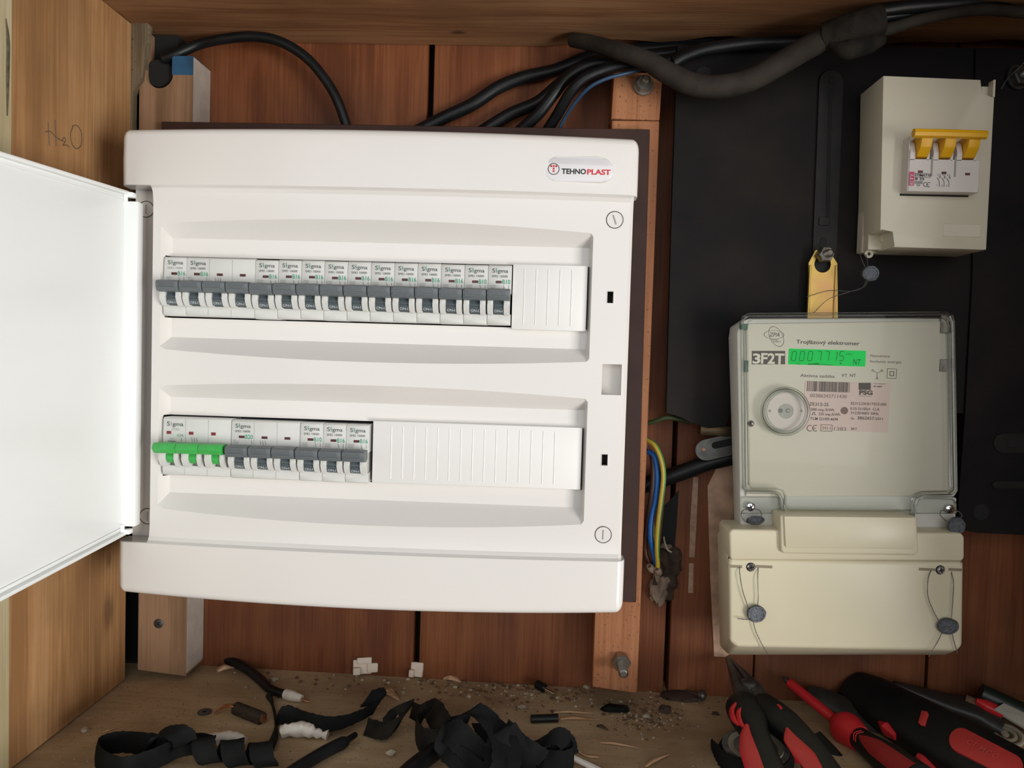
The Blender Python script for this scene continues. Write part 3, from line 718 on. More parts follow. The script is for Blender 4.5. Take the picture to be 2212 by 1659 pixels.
def print_mesh(kind, rating=None, faded=False):
    bm = new(); y = -.00048
    k, g = (0, 2)
    if kind in ('single', 'three'):
        text(bm, 'S', .0030, .0389, .0031, y, .0022, .004); text(bm, 'gma', .0070, .0389, .0029, y, .0078, .004)
        line2(bm, [(.0061, .0389), (.00645, .0404), (.0059, .0404), (.0062, .0421)], .0004, y); [setattr(f, 'material_index', 2) for f in bm.faces[-3:]] if bm.faces.ensure_lookup_table() is None else 0
        text(bm, 'SMD 10000', .0028, .0354, .0017, y, .0117, 0, mi=1 if faded else 0)
        text(bm, rating, .0108, .0306, .0033, y, .0058, .01, mi=2)
        text(bm, '230/400V~' if kind == 'single' else '400V~', .0014, .0288, .0008, y, .0052 if kind == 'single' else .003, mi=1)
        flat_box(bm, .0014, .0056, .0266, .0283, .00014, y, 1); text(bm, '10000', .0020, .0270, .0009, y, .0030, mi=1)
        line2(bm, [(.0156, .0264), (.0156, .0296)], .00022, y)
        if kind == 'single': squig(bm, .0119, y)
    if kind == 'squig3':
        for k in range(3): squig(bm, .0044 + k * .0019, y)
    if kind == 'switch':
        text(bm, 'S', .0030, .0380, .0034, y, .0024, .004); text(bm, 'gma', .0074, .0380, .0031, y, .0084, .004)
        line2(bm, [(.0064, .038), (.0067, .0395), (.0062, .0395), (.0065, .0412)], .0003, y); [setattr(f, 'material_index', 1) for f in bm.faces[-3:]] if bm.faces.ensure_lookup_table() is None else 0
        text(bm, 'SYA3', .0068, .0345, .0020, y, .0058, mi=1); text(bm, '63A', .0112, .0300, .0021, y, .0048, mi=2)
        text(bm, '400V~', .0050, .0275, .0009, y, .004, mi=1); line2(bm, [(.0038, .0264), (.0098, .0262)], .0004, y)
        line2(bm, [(.0142, .0262), (.0142, .0284), (.0147, .0288)], .00025, y)
        for k in range(3): squig(bm, .0225 + k * .0019, y, .0009)
    return bm
def flat_box(bm, x0, x1, z0, z1, w, y, mi=0):
    n0 = len(bm.faces); line2(bm, [(x0, z0), (x1, z0)], w, y); line2(bm, [(x1, z0), (x1, z1)], w, y); line2(bm, [(x1, z1), (x0, z1)], w, y); line2(bm, [(x0, z1), (x0, z0)], w, y)
    bm.faces.ensure_lookup_table()
    for f in bm.faces[n0:]: f.material_index = mi
def squig(bm, x, y, sh=0):
    line2(bm, [(x - .0004, .0296), (x, .0292), (x - .0003, .0286), (x + .0004, .0280), (x - .0001, .0274), (x + .0004, .0268), (x + .0003, .0264)], .00020, y)
def proto_parts():
    D = {}
    for k, n, s in (('h1', 1, 0), ('h3', 3, 0), ('hs', 3, 1)):
        me = bpy.data.meshes.new('housing'); b = housing_mesh(n, s); bmesh.ops.recalc_face_normals(b, faces=b.faces); b.to_mesh(me); D[k] = me
    return D
PM = proto_parts(); _cache = {}
def shared(key, fn):
    if key not in _cache:
        b = fn(); bmesh.ops.recalc_face_normals(b, faces=b.faces) if not key.startswith('pr') else None
        me = bpy.data.meshes.new(key); b.to_mesh(me); b.free(); _cache[key] = me
    return _cache[key]
def child(name, me, mats, parent, loc=(0, 0, 0), smooth=False):
    if not me.materials:
        for m in mats: me.materials.append(m)
        if smooth:
            for p in me.polygons: p.use_smooth = True
            me.set_sharp_from_angle(angle=math.radians(35))
    o = bpy.data.objects.new(name, me); COL.objects.link(o); o.parent = parent; o.location = loc; return o
PR = [M['ink'], M['ink_lt'], M['ink_green']]
def ind_mesh():
    b = new(); box(b, .0058, .0103, -.0007, .001, .0310, .0329, .0002, 1); return b
def pocket_mesh():
    b = new(); quad(b, .0052, .0106, .0306, .0331, -.00050); return b
def on_mesh():
    b = new(); text(b, 'ON-I', .0057, .0092, .0019, -.0064, .0060, .012); 
    for v in b.verts: v.co.y = -.0063 + (.0128 - v.co.z) * .27 - .0004
    return b
def joint_mesh():
    b = new()
    for k in (1, 2): quad(b, k * MW - .00012, k * MW + .00012, .0262, .0436, -.00045); quad(b, k * MW - .0001, k * MW + .0001, .0004, .0062, -.0013)
    return b
def pole(root, k, lever=True):
    x = k * MW
    ro = child('rocker', shared('rocker', rocker_mesh), [M['rocker']], root, (x, 0, 0), True)
    child('lettering', shared('pr_on', on_mesh), [M['ink_white']], ro)
    if lever: child('lever', shared('lever', lever_mesh), [M['lever']], root, (x, 0, 0), True)
    i_ = child('indicator', shared('indicator', ind_mesh), [M['red_ind']], root, (x, 0, 0))
def breaker(pos, row, n, rating, label, group, faded=False, dy=0.0, dz=0.0):
    z = 0 if row == 0 else -.1217
    t = thing('circuit_breaker', label, 'circuit breaker', (pos + RX[row], dy, z + dz), group)
    child('housing', PM['h%d' % n], [M['brk']], t, smooth=True)
    for k in range(n): pole(t, k)
    o = child('lettering', shared('pr%s%d%d' % (rating, n, faded), lambda: print_mesh('single' if n == 1 else 'three', rating, faded)), PR, t)
    if n == 3:
        child('joint_line', shared('joint3', joint_mesh), [M['joint']], t)
        o = child('lettering', shared('prsq', lambda: print_mesh('squig3')), PR, t, (MW + .0005, 0, 0))
    return t
ords = ['first', 'second', 'third', 'fourth', 'fifth', 'sixth', 'seventh', 'eighth', 'ninth', 'tenth', 'eleventh', 'twelfth', 'thirteenth', 'fourteenth', 'fifteenth']
G1 = 'circuit breakers in the upper row'; G2 = 'circuit breakers in the lower row'
RX = (-.0017, -.0008)
breaker(0, 0, 1, 'B16', 'narrow one-lever breaker at the far left of the upper row, faded print B16', G1, True)
breaker(MW, 0, 3, 'B16', 'wide three-lever breaker in the upper row, B16 printed only at its left', G1, dy=-.0002)
rng = random.Random(3)
for i in range(4, 15):
    rt = 'B16' if i < 13 else 'B10'
    if i == 14: lb = 'one-lever breaker marked B10 at the right end of the upper row, beside the ribbed strip'
    elif i == 13: lb = 'one-lever breaker marked B10 with another B10 breaker on its right, upper row'
    elif i == 12: lb = 'one-lever B16 breaker directly left of the two B10 breakers in the upper row'
    elif i == 4: lb = 'one-lever B16 breaker touching the right side of the wide upper three-lever breaker'
    else: lb = 'one-lever B16 breaker, %s grey lever from the left in the upper row' % ords[i]
    breaker(i * MW, 0, 1, rt, lb, G1, dy=rng.uniform(-.0004, .0001), dz=(-.0004 if i < 5 else 0) - rng.uniform(0, .0003))
breaker(3 * MW + .0002, 1, 3, 'B20', 'wide three-lever grey breaker marked B20 beside the green switch', G2, dz=-.0006)
breaker(6 * MW + .0004, 1, 1, 'B10', 'one-lever grey breaker marked B10 in the lower row, beside the B20 one', G2, dz=-.0008)
breaker(7 * MW + .0004, 1, 1, 'B16', 'one-lever B16 breaker in the lower row, between the B10 and another B16', G2, dz=-.001)
b_ = breaker(8 * MW + .0004, 1, 1, 'B16', 'one-lever B16 breaker at the right end of the lower row of modules', G2, dz=-.001)
# main switch
t = thing('main_switch', 'three-pole main switch with a wide green handle, at the left of the lower row', 'switch', (RX[1], -.0002, -.1217))
child('housing', PM['hs'], [M['brk']], t, smooth=True)
bm = new()
for k in range(3):
    off = k * (MW - .0002); prism_x(bm, [(-.0035, .0262), (-.0140, .0262), (-.0165, .0225), (-.0130, .0186), (-.0035, .0186)], -.0008 + off, MW - .0010 + off - .00015, .0005, 2)
me = bpy.data.meshes.new('handle_bar'); bmesh.ops.recalc_face_normals(bm, faces=bm.faces); bm.to_mesh(me); child('handle_bar', me, [M['green']], t, smooth=True)
for k in range(3):
    bm = new(); prism_x(bm, [(.002, .0190), (-.0060, .0190), (-.0075, .0150), (-.0068, .0146), (-.0070, .0138), (-.0045, .0105), (.002, .0100)], .0056, .0117, .0003, 1)
    me = bpy.data.meshes.new('toggle'); bmesh.ops.recalc_face_normals(bm, faces=bm.faces); bm.to_mesh(me); child('toggle', me, [M['green']], t, (k * MW - .0003 * k, 0, 0), True)
    child('indicator', shared('indsw', lambda: (lambda b: (box(b, .0028, .0064, -.0007, .001, .0317, .0340, .0002, 1), b)[1])(new())), [M['red_win']], t, (k * (MW - .0003), 0, 0))
child('lettering', shared('prsw', lambda: print_mesh('switch')), PR, t)
child('joint_line', shared('joint3', joint_mesh), [M['joint']], t)
# ---------------------------------------------------------------- black meter board (two sheets)
YK = .087; THK = .007
def slab(pts, Y, th, bev=.0004, seg=1):
    b = new(); ps = [P(u, v, Y) for u, v in pts]; hexa(b, [V(p.x, Y, p.z) for p in ps], [V(p.x, Y + th, p.z) for p in ps], bev, seg); return b
kb = thing('meter_board', 'large matt black board behind the electricity meter, left of its vertical seam', 'board', P(1760, 900, YK + THK))
bd1 = obj('board', slab([(1463, 97), (2107, 103), (2100, 600), (2085, 893), (1575, 893), (1568, 921), (1530, 925), (1510, 918), (1489, 912), (1470, 900), (1439, 892), (1450, 500)], YK, THK), M['blackboard'], kb)
k2 = thing('meter_board', 'black board right of the seam, with a slot and a round hole near its foot', 'board', P(2160, 1150, YK - .002))
YK2 = YK - .003
bm = slab([(2108, 103), (2330, 106), (2330, 1162), (2110, 1151), (2088, 1147), (2072, 1132), (2070, 1090), (2085, 893), (2101, 600)], YK2, THK + .002)
obj('board', bm, M['blackboard'], k2)
def disc(u, v, Y, r, m, parent, name, h=.0004, axis=(0, -1, 0)):
    p = P(u, v, Y); b = new(); lathe(b, [(r, 0), (r, h), (0, h)], (p.x, Y, p.z), axis, 24); return obj(name, b, m, parent, True)
disc(2119, 1106, YK2, .0062, M['black'], k2, 'round_hole'); 
bm = new(); p = P(2119, 1106, YK2); flatring(bm, p.x, p.z, .0062, .0068, YK2 - .0002); obj('hole_rim', bm, M['blackmetal'], k2)
def slotshape(pa, pb, r, Y, name, m, parent, y0=.0, th=.0012):
    d = (pb - pa).normalized(); n = V(-d.z, 0, d.x); pts = []
    for k in range(11):
        q = math.pi / 2 + math.pi * k / 10; pts.append(pa + (d * math.cos(q) + n * math.sin(q)) * r)
    for k in range(11):
        q = -math.pi / 2 + math.pi * k / 10; pts.append(pb + (d * math.cos(q) + n * math.sin(q)) * r)
    b = new(); hexa(b, [V(p.x, Y - th, p.z) for p in pts], [V(p.x, Y, p.z) for p in pts], .0003, 1); return obj(name, b, m, parent, True)
slotshape(P(2166, 957, YK2), P(2300, 957, YK2), .0082, YK2, 'slotted_plate', M['blackmetal'], k2)
slotshape(P(2180, 957, YK2), P(2300, 957, YK2), .0035, YK2 - .0012, 'slot', M['black'], k2, th=.0002)
slotshape(P(2150, 1047, YK2), P(2300, 1047, YK2), .0030, YK2, 'raised_rib', M['blackmetal'], k2)
# vertical slotted rail on the left sheet
rl = slotshape(P(1794, 178, YK), P(1778, 585, YK), .0098, YK, 'slotted_rail', M['blackmetal'], kb, th=.002)
slotshape(P(1794, 196, YK - .002), P(1787, 480, YK - .002), .0014, YK - .002, 'slot', M['black'], kb, th=.0002)
slotshape(P(1778, 520, YK - .002), P(1776, 560, YK - .002), .0026, YK - .002, 'slot', M['black'], kb, th=.0002)
disc(1797, 176, YK - .002, .0022, M['blackmetal'], kb, 'rivet', .0008)
disc(1519, 160, YK, .0062, M['black'], kb, 'round_hole')
p = P(1780, 478, YK - .002); bm = new(); box(bm, p.x - .0045, p.x + .0045, YK - .003, YK - .002, p.z - .0035, p.z + .0035, .0003, 1); obj('square_nut', bm, M['blackmetal'], kb)
p = P(2196, 168, YK2); bolt(k2, (p.x, YK2, p.z), (.25, -1, .05), .0085, .0045, .010, M['steel_dark'], .010, 'dull round bolt head at the upper right')
# yellow passivated hanging strap with bolt
YS = YK - .007
hs = thing('hanging_bracket', 'yellow zinc-plated metal strap with a large hole, above the meter', 'bracket', P(1778, 680, YS))
def arc_pts(u, v, r, a0, a1, n=10): return [(u + r * math.cos(math.radians(a0 + (a1 - a0) * k / n)), v + r * math.sin(math.radians(a0 + (a1 - a0) * k / n))) for k in range(n + 1)]
ctr = (1777, 571); rr_ = 18
outer = [(1748, 700), (1747, 571), (1747, 568), (1762, 540), (1790, 540), (1808, 568), (1809, 571), (1810, 700)]
bm = new()
Lp = [(1748, 700), (1747, 571), (1747, 568), (1762, 540), (1776, 540)] + [q for q in arc_pts(*ctr, rr_, 270, 90, 12)] + [(1777, 700)]
Rp = [(1777, 700)] + [q for q in arc_pts(*ctr, rr_, 90, -90, 12)] + [(1776, 540), (1790, 540), (1808, 568), (1809, 571), (1810, 700)]
for pts in (Lp, Rp):
    ps = [P(u, v, YS) for u, v in pts]; hexa(bm, [V(p.x, YS, p.z) for p in ps], [V(p.x, YS + .0018, p.z) for p in ps])
for uu in (1750, 1806):
    a, b_ = P(uu, 573, YS), P(uu + 1, 700, YS); box(bm, a.x - .0008, a.x + .0008, YS - .0016, YS + .0018, b_.z, a.z, .0004, 1)
obj('strap', bm, M['brass'], hs)
c = P(1776, 553, YS); bolt(hs, (c.x, YS, c.z), (.22, -1, .12), .0068, .0034, .011, M['steel'], None, 'steel nut and bolt end')
# ---------------------------------------------------------------- switch enclosure (upper right)
YX = .040
ex = thing('switch_enclosure', 'small cream plastic enclosure with a yellow-handled switch, at the upper right', 'enclosure', P(2000, 548, YK))
TL, TR, BR, BL = P(1908, 163, YX), P(2154, 173, YX), P(2131, 540, YX), P(1900, 532, YX)
DX = YK2 - YX
cz = .0125; cw = .0122
n1 = P(2120, 172, YX); n2 = P(2119, 206, YX); n3 = P(2152, 208, YX)
m1 = P(1902, 498, YX); m2 = P(1931, 498, YX); m3 = P(1930, 534, YX)
bm = new()
pts = [TL, n1, n2, V(TR.x - .0012, YX, n3.z), V(BR.x, YX, BR.z), m3, m2, V(BL.x, YX, m1.z)]
hexa(bm, [V(p.x, YX, p.z) for p in pts], [V(p.x, YX + DX - .0005, p.z) for p in pts], .0009, 2)
obj('cover', bm, M['cream_box'], ex, True)
bm = new()
box(bm, n1.x - .0008, n3.x - .0005, YX + .0075, YK2 - .0006, n2.z - .001, TR.z - .0022, .0005, 1)           # floor of the corner pocket
box(bm, n3.x - .0024, n3.x - .0007, YX + .0002, YX + .0076, n2.z - .001, TR.z + .0005, .0003, 1)
obj('corner_pocket', bm, M['cream_box'], ex); bm = new()
box(bm, BL.x + .0002, m3.x + .0008, YX + .022, YK2 - .0006, BL.z + .0004, m2.z + .001, .0005, 1)
obj('corner_pocket', bm, M['cream_box'], ex)
disc(1909, 515, YX + .0219, .0042, M['cream'], ex, 'corner_screw', .003)
# base skirt
bm = new(); b0 = P(1853, 545, YK2 - .012)
box(bm, BL.x - .0006, BR.x + .0004, YK2 - .012, YK2 - .0004, BL.z - .0006, TL.z + .0004, .0006, 1); obj('base', bm, M['cream_box'], ex, True)
pp = P(1863, 549, .068); bm = new(); tube(bm, ring_path((BL.x + .0035, .068, BL.z - .0022), (0, 1, 0), .0024, 10), .0012, 6, 3, closed=True); obj('sealing_eye', bm, M['cream_box'], ex, True)
# embossed plate
bm = new(); a = P(2048, 500, YX - .0001); w_ = P(2118, 500, YX).x - a.x; box(bm, a.x - .004, a.x + w_, YX - .0004, YX + .001, a.z - .004, a.z + .006, .0003, 1); obj('raised_panel', bm, M['cream_box'], ex, True)
# three-pole breaker with yellow handle
YN = .029
A, B_, C_, D_ = P(1967, 297, YN), P(2119, 300, YN), P(2112, 419, YN), P(1962, 410, YN)
x0, x1_ = (A.x + D_.x) / 2, (B_.x + C_.x) / 2 + .0002; z0_, z1_ = (C_.z + D_.z) / 2, A.z; pw = (x1_ - x0) / 3
mb = thing('circuit_breaker', 'three-pole breaker with yellow handles marked B 25, in the small cream enclosure', 'circuit breaker', V(x0, YX, z0_))
bm = new(); box(bm, x0, x1_, YN, YX + .006, z0_, z1_ - .0160, .0003, 1)
zl = z1_ - .0160
for k in range(3):
    xx = x0 + k * pw
    for (a, b_) in ((0, .0040), (.0128 * pw / .0175, pw - .0028)):
        prism_x(bm, [(YN, zl + .0005), (YN - .0010, zl + .0045), (YN + .0016, zl + .0125), (YN + .0080, zl + .0158), (YX + .004, zl + .0158), (YX + .004, zl - .001), (YN, zl - .001)], xx + a, xx + b_, .0003, 1)
    box(bm, xx + .001, xx + pw - .001, YN + .007, YX + .004, zl - .001, zl + .0158)
box(bm, x0 - .0006, x0 - .0001, YN + .0006, YX + .003, z0_ + .0002, zl + .0170)
obj('housing', bm, mat('light_grey_breaker_plastic', (.66, .61, .57), .4, var=.02), mb, True)
bm = new(); 
for k in (1, 2): box(bm, x0 + k * pw - .0014, x0 + k * pw, YN - .0002, YN + .001, zl - .0130, zl + .002)
obj('joint_groove', bm, mat('groove_grey', (.30, .29, .26), .5), mb)
bm = new(); zt2 = P(2040, 283, YN - .010).z
xl, xr = P(1974, 284, YN - .010).x, P(2131, 291, YN - .010).x
tube(bm, [(xl, YN - .0095, zt2 - .0018), ((xl + xr) / 2, YN - .0095, zt2 - .0018), (xr, YN - .0095, zt2 - .0022)], .0034, 8, 2, smooth=False)
obj('handle_bar', bm, M['yellow'], mb)
for k in range(3):
    a, b_ = x0 + k * pw + .0044, x0 + k * pw + .0044 + .0083; bm = new()
    prism_x(bm, [(YN - .0100, zt2 - .0010), (YN - .0070, zt2 - .0110), (YN - .0022, zl + .0012), (YN + .0065, zl + .0008), (YN + .0065, zt2 - .002)], a, b_, .0004, 2)
    obj('toggle', bm, M['yellow'], mb, True)
    p = P(1988 + k * 51, 371 + k * 2.6, YN); bm = new(); box(bm, p.x - .0018, p.x + .0018, YN - .0002, YN + .001, p.z - .0009, p.z + .0009); obj('indicator', bm, M['red_ind'], mb)
Y = YN - .0003; bm = new()
q0 = P(1964, 371, Y); q1 = P(1974, 401, Y); quad(bm, q0.x + .0002, q1.x, q1.z, q0.z, Y - .0001); o = obj('maker_label', bm, M['pink'], mb); o['label'] = 'magenta label with white upright letters'
bm = new(); p = P(1971.5, 399, Y); text(bm, 'ETI', p.x, p.z, .0022, Y - .0003, .0075, .02, rot=math.pi / 2); obj('lettering', bm, M['ink_white'], o)
bm = new(); p = P(1977, 381, Y); text(bm, 'ETIMAT10', p.x, p.z, .0020, Y, P(2011, 382, Y).x - p.x, .02)
for vv in (374.3, 383): a = P(1976, vv, Y); b_ = P(2011.5, vv + 1, Y); line2(bm, [(a.x, a.z), (b_.x, b_.z)], .0002, Y)
p = P(1977, 389, Y); text(bm, 'B 25', p.x, p.z, .0022, Y, P(1996.5, 390, Y).x - p.x, .015)
a = P(1976.5, 396.5, Y); b_ = P(1993, 392, Y); flat_box(bm, a.x, b_.x, a.z, b_.z, .00022, Y); text(bm, '10000', a.x + .0005, a.z + .0004, .0011, Y, b_.x - a.x - .001)
a = P(1981, 401.5, Y); b_ = P(1987, 397, Y); flat_box(bm, a.x, b_.x, a.z, b_.z, .00022, Y); text(bm, '3', a.x + .0007, a.z + .0003, .0010, Y)
p = P(2000, 398.5, Y); flatring(bm, p.x, p.z, .0014, .0018, Y, a0=60, a1=300, seg=24); p = P(2007, 399, Y); flatring(bm, p.x, p.z, .0014, .0018, Y, a0=60, a1=300, seg=24); line2(bm, [(p.x - .0016, p.z), (p.x - .0001, p.z)], .0003, Y)
for k in range(3):
    uu = 2025 + k * 10.4
    def q(u, v): p = P(u, v + k * .5, Y); return (p.x, p.z)
    line2(bm, [q(uu, 384), q(uu + 4.3, 393), q(uu + 4, 403)], .00030, Y)
    a = q(uu + 5.5, 384); line2(bm, [(a[0] - .0008, a[1]), (a[0] + .0008, a[1])], .0002, Y); line2(bm, [a, (a[0], a[1] + .0028)], .00025, Y); line2(bm, [(a[0] - .0005, a[1] + .001), (a[0] + .0005, a[1] + .001)], .0003, Y)
    a = q(uu + .5, 379); text(bm, str(2 + 2 * k), a[0], a[1], .0013, Y); a = q(uu - 1.5, 402); text(bm, str(1 + 2 * k), a[0], a[1], .0013, Y)
obj('lettering', bm, M['ink_black'], mb)
bm = new(); a = P(1946, 414, YX); b_ = P(2100, 422, YX); box(bm, x0 - .0012, x1_ - .0015, YX - .0004, YX + .0001, z0_ - .0012, z0_ + .0002); obj('cutout_gap', bm, M['black'], ex)
# ---------------------------------------------------------------- electricity meter
YM = .043                                   # front of the meter (clear cover)
mt = thing('electricity_meter', 'three-phase electricity meter with clear cover and lit green display', 'electricity meter', P(1830, 1140, YK))
YBs = YK - .0065
def hx(name, front, back, m, bev=.002, parent=None, seg=2):
    b = new(); hexa(b, front, back, bev, seg); o = obj(name, b, m, parent or mt, True); return o
def pv(lst, Y): return [P(u, v, Y) for u, v in lst]
# base body: seen at left as a bevelled grey-green flank
x_l, x_r = P(1600, 900, YM + .012).x, P(2062, 900, YM + .012).x
fr_ = pv([(1606, 1142), (1599, 1130), (1592, 720), (1600, 696), (1618, 688), (2040, 686), (2056, 692), (2060, 1140)], YM + .009)
bk_ = pv([(1612, 1150), (1584, 1126), (1572, 730), (1574, 708), (1600, 690), (2030, 690), (2050, 700), (2052, 1140)], YBs + .003)
bk_ = [V(p.x, YBs, p.z) for p in bk_]
hx('base', fr_, bk_, M['meter_base'], .0012)
# face plate
YFp = YM + .0072
fp = pv([(1612, 1072), (1610, 700), (2042, 693), (2050, 1072)], YFp)
o = hx('face_plate', [V(p.x, YFp, p.z) for p in fp], [V(p.x, YFp + .0016, p.z) for p in fp], M['meter_face'], .0004)
fpo = o
# green / grey clips at the edges
for (u, v, w_, h_, m) in ((1607, 706, 14, 13, 'green_pcb'), (1612, 791, 7, 25, 'green_pcb'), (2040, 700, 16, 40, 'steel_dull'), (2037, 789, 14, 27, 'steel_dull')):
    a, b_ = P(u - w_ / 2, v - h_ / 2, YFp), P(u + w_ / 2, v + h_ / 2, YFp); bm = new(); box(bm, a.x, b_.x, YFp - .0012, YFp + .001, b_.z, a.z, .0003, 1)
    c_ = obj('clip', bm, M[m], mt); c_['label'] = 'dark green clip' if m == 'green_pcb' else 'grey clip'
# lcd
def uvq(bm, u0, v0, u1, v1, Y, mi=0, sl=.0):
    a, b_, c_, d_ = P(u0, v1, Y), P(u1, v1 + sl, Y), P(u1, v0 + sl, Y), P(u0, v0, Y); f = bm.faces.new([bm.verts.new((p.x, Y, p.z)) for p in (a, b_, c_, d_)]); f.material_index = mi
bm = new(); a, b_ = P(1704, 753, YFp), P(1869, 792, YFp); box(bm, a.x, b_.x, YFp - .0006, YFp + .0005, b_.z, a.z, .0004, 2)
lcd = obj('display', bm, M['lcd'], mt, True); lcd['label'] = 'green backlit display reading 0007715'
Y = YFp - .0008; bm = new()
SEG = {'0': 'abcdef', '7': 'abc', '1': 'bc', '5': 'afgcd'}
def digit(ch, x, z, w, h, t):
    sl = .10
    def q(px, pz): return (x + px * w + pz * h * sl, z + pz * h)
    S_ = {'a': ((.12, 1), (.88, 1)), 'b': ((1, .95), (1, .55)), 'c': ((1, .45), (1, .05)), 'd': ((.12, 0), (.88, 0)), 'e': ((0, .45), (0, .05)), 'f': ((0, .95), (0, .55)), 'g': ((.15, .5), (.85, .5))}
    for s_ in SEG[ch]: line2(bm, [q(*S_[s_][0]), q(*S_[s_][1])], t, Y)
us = [1709, 1726.5, 1744, 1763, 1780, 1797, 1812]
for ch, u in zip('0007715', us):
    a = P(u, 779, Y); digit(ch, a.x, a.z, .0033, .0074, .00048)
p = P(1827, 767, Y); text(bm, 'kWh', p.x, p.z, .0015, Y, .0052); p = P(1842, 788, Y); text(bm, 'NT', p.x, p.z, .0048, Y, .0064, shear=.2)
p = P(1721, 787, Y); text(bm, 'L2', p.x, p.z, .0016, Y, .0028)
a, b_ = P(1746, 786, Y), P(1799, 789, Y); line2(bm, [(a.x, a.z), (b_.x, b_.z)], .00035, Y); a, b_ = P(1746, 787, Y), P(1769, 786, Y); line2(bm, [(a.x, a.z), (b_.x, b_.z + .0003)], .0006, Y)
a = P(1816, 784, Y); bm.faces.new([bm.verts.new((a.x - .0009, Y, a.z)), bm.verts.new((a.x, Y, a.z - .0013)), bm.verts.new((a.x + .0009, Y, a.z))])
obj('segments', bm, M['lcd_ink'], lcd)
# printing on the face plate
Y = YFp - .0002; bm = new()
def T(s, u, v, u2, h, bold=.0, mi=0, **k):
    a = P(u, v, Y); b_ = P(u2, v, Y); text(bm, s, a.x, a.z, h, Y, b_.x - a.x, bold, mi=mi, **k)
T('Trojf\u00e1zov\u00fd elektromer', 1720, 742, 1857, .0031, .012); T('Nameran\u00e1', 1880, 771, 1922, .0022, .0, 1); T('hodnota energie', 1880, 783, 1947, .0022, 0, 1)
T('Akt\u00edvna sadzba', 1729, 814, 1803, .0025, .0); T('VT', 1818, 814, 1830, .0025); T('NT', 1836, 814, 1849, .0025)
a = P(1672, 723, Y); flatring(bm, a.x, a.z, .0076, .0080, Y, 1, .44, .0); a = P(1677, 727, Y); flatring(bm, a.x, a.z, .0084, .0088, Y, 1, .58, -1.05)
T('ZPA', 1661, 727, 1684, .0034, .0, shear=.3); T('SMART', 1666, 735.5, 1682, .0012, .0, 1); T('ENERGY', 1670, 739.5, 1688, .0012, .0, 1)
a, b_ = P(1624, 758, Y), P(1696, 787, Y); uvq(bm, 1624, 758, 1696, 787, Y + .0001)
a = P(1895, 806, Y)
for q0 in (90, 210, 330):
    d = V(math.cos(math.radians(-q0 + 0)), 0, math.sin(math.radians(-q0))) ; e_ = (a.x + d.x * .0042, a.z + d.z * .0042)
    line2(bm, [(a.x, a.z), (a.x + d.x * .0036, a.z + d.z * .0036)], .00028, Y); flatring(bm, e_[0], e_[1], .0006, .0009, Y, seg=14)
a, b_ = P(1916, 817, Y), P(1937, 797, Y); flat_box(bm, a.x, b_.x, a.z, b_.z, .0003, Y); a, b_ = P(1922.5, 811.5, Y), P(1931, 803, Y); flat_box(bm, a.x, b_.x, a.z, b_.z, .00045, Y)
obj('lettering', bm, None, fpo, mats=[M['ink_brown'], M['ink_brown_lt']])
Y2 = Y - .0002; bm = new(); a = P(1625.5, 784.5, Y2); text(bm, '3', a.x, a.z, .0079, Y2, .0062, .03); a = P(1643.5, 784.5, Y2); text(bm, 'F2T', a.x, a.z, .0083, Y2, P(1694, 784, Y2).x - a.x, .03)
o = obj('lettering', bm, M['meter_face'], fpo); o['label'] = 'pale large letters on a dark bar'
# rating label
Yl = YFp - .0003; bm = new(); a, b_ = P(1739, 823, Yl), P(1918, 934, Yl); box(bm, a.x, b_.x, Yl, YFp + .0002, b_.z, a.z, .0001, 1)
lb = obj('rating_label', bm, M['label'], mt); lb['label'] = 'pale pink rating label with a barcode'
Y = Yl - .0002; bm = new()
rb = random.Random(5); a = P(1743, 845, Y); b_ = P(1836, 826, Y); x = a.x
while x < b_.x:
    w_ = rb.choice((.0003, .0003, .0006, .0009)); quad(bm, x, min(x + w_, b_.x), a.z, b_.z, Y); x += w_ + rb.choice((.0003, .0004, .0007))
T('00386243711430', 1750, 858, 1829, .0030, .0, 1, ); T('ZE312-2S', 1748, 876, 1790, .0027, .006); T('1000 imp./kWh', 1749, 887, 1802, .0023); T('250 imp./kWh', 1768, 897, 1815, .0023)
line2(bm, [(P(1753, 896, Y).x, P(1753, 896, Y).z), (P(1756, 896, Y).x, P(1756, 896, Y).z), (P(1756, 891, Y).x, P(1756, 891, Y).z), (P(1760, 891, Y).x, P(1760, 891, Y).z), (P(1760, 896, Y).x, P(1760, 896, Y).z), (P(1763, 896, Y).x, P(1763, 896, Y).z)], .0004, Y)
T('TCM 221/09-4694', 1750, 907, 1810, .0023, .006); T('ZE312.D0.B1T012-050', 1837, 874, 1915, .0022, 0); T('0,25-5(100)A  Cl.A', 1837, 885, 1900, .0021); T('3\u00d7230/400V 50Hz', 1838, 894.5, 1898, .0022)
T('No.', 1838, 906, 1846, .0020); T('3862437', 1852, 906, 1888, .0026, .006); T('/2011', 1889, 907, 1907, .0021); T('1383', 1802, 930, 1828, .0030, 0, 1); T('3K7', 1838, 929, 1851, .0021); T('M11', 1777, 928, 1794, .0026, 0, 1)
a, b_ = P(1773, 931, Y), P(1798, 918, Y); flat_box(bm, a.x, b_.x, a.z, b_.z, .0003, Y)
a = P(1750, 925, Y); flatring(bm, a.x, a.z, .0021, .0026, Y, a0=60, a1=300, seg=24); a = P(1762, 925, Y); flatring(bm, a.x, a.z, .0021, .0026, Y, a0=60, a1=300, seg=24); line2(bm, [(a.x - .0022, a.z), (a.x + .0002, a.z)], .0005, Y)
uvq(bm, 1855, 827, 1881, 842, Y); T('PSG', 1856, 852, 1885, .0034, .05); T('e-on', 1887, 836, 1905, .0016, .02, shear=.3); T('Clen skupiny', 1887, 829.5, 1913, .0009, 0, 1); T('Rozvodna sietova', 1856, 856, 1882, .0007, 0, 1)
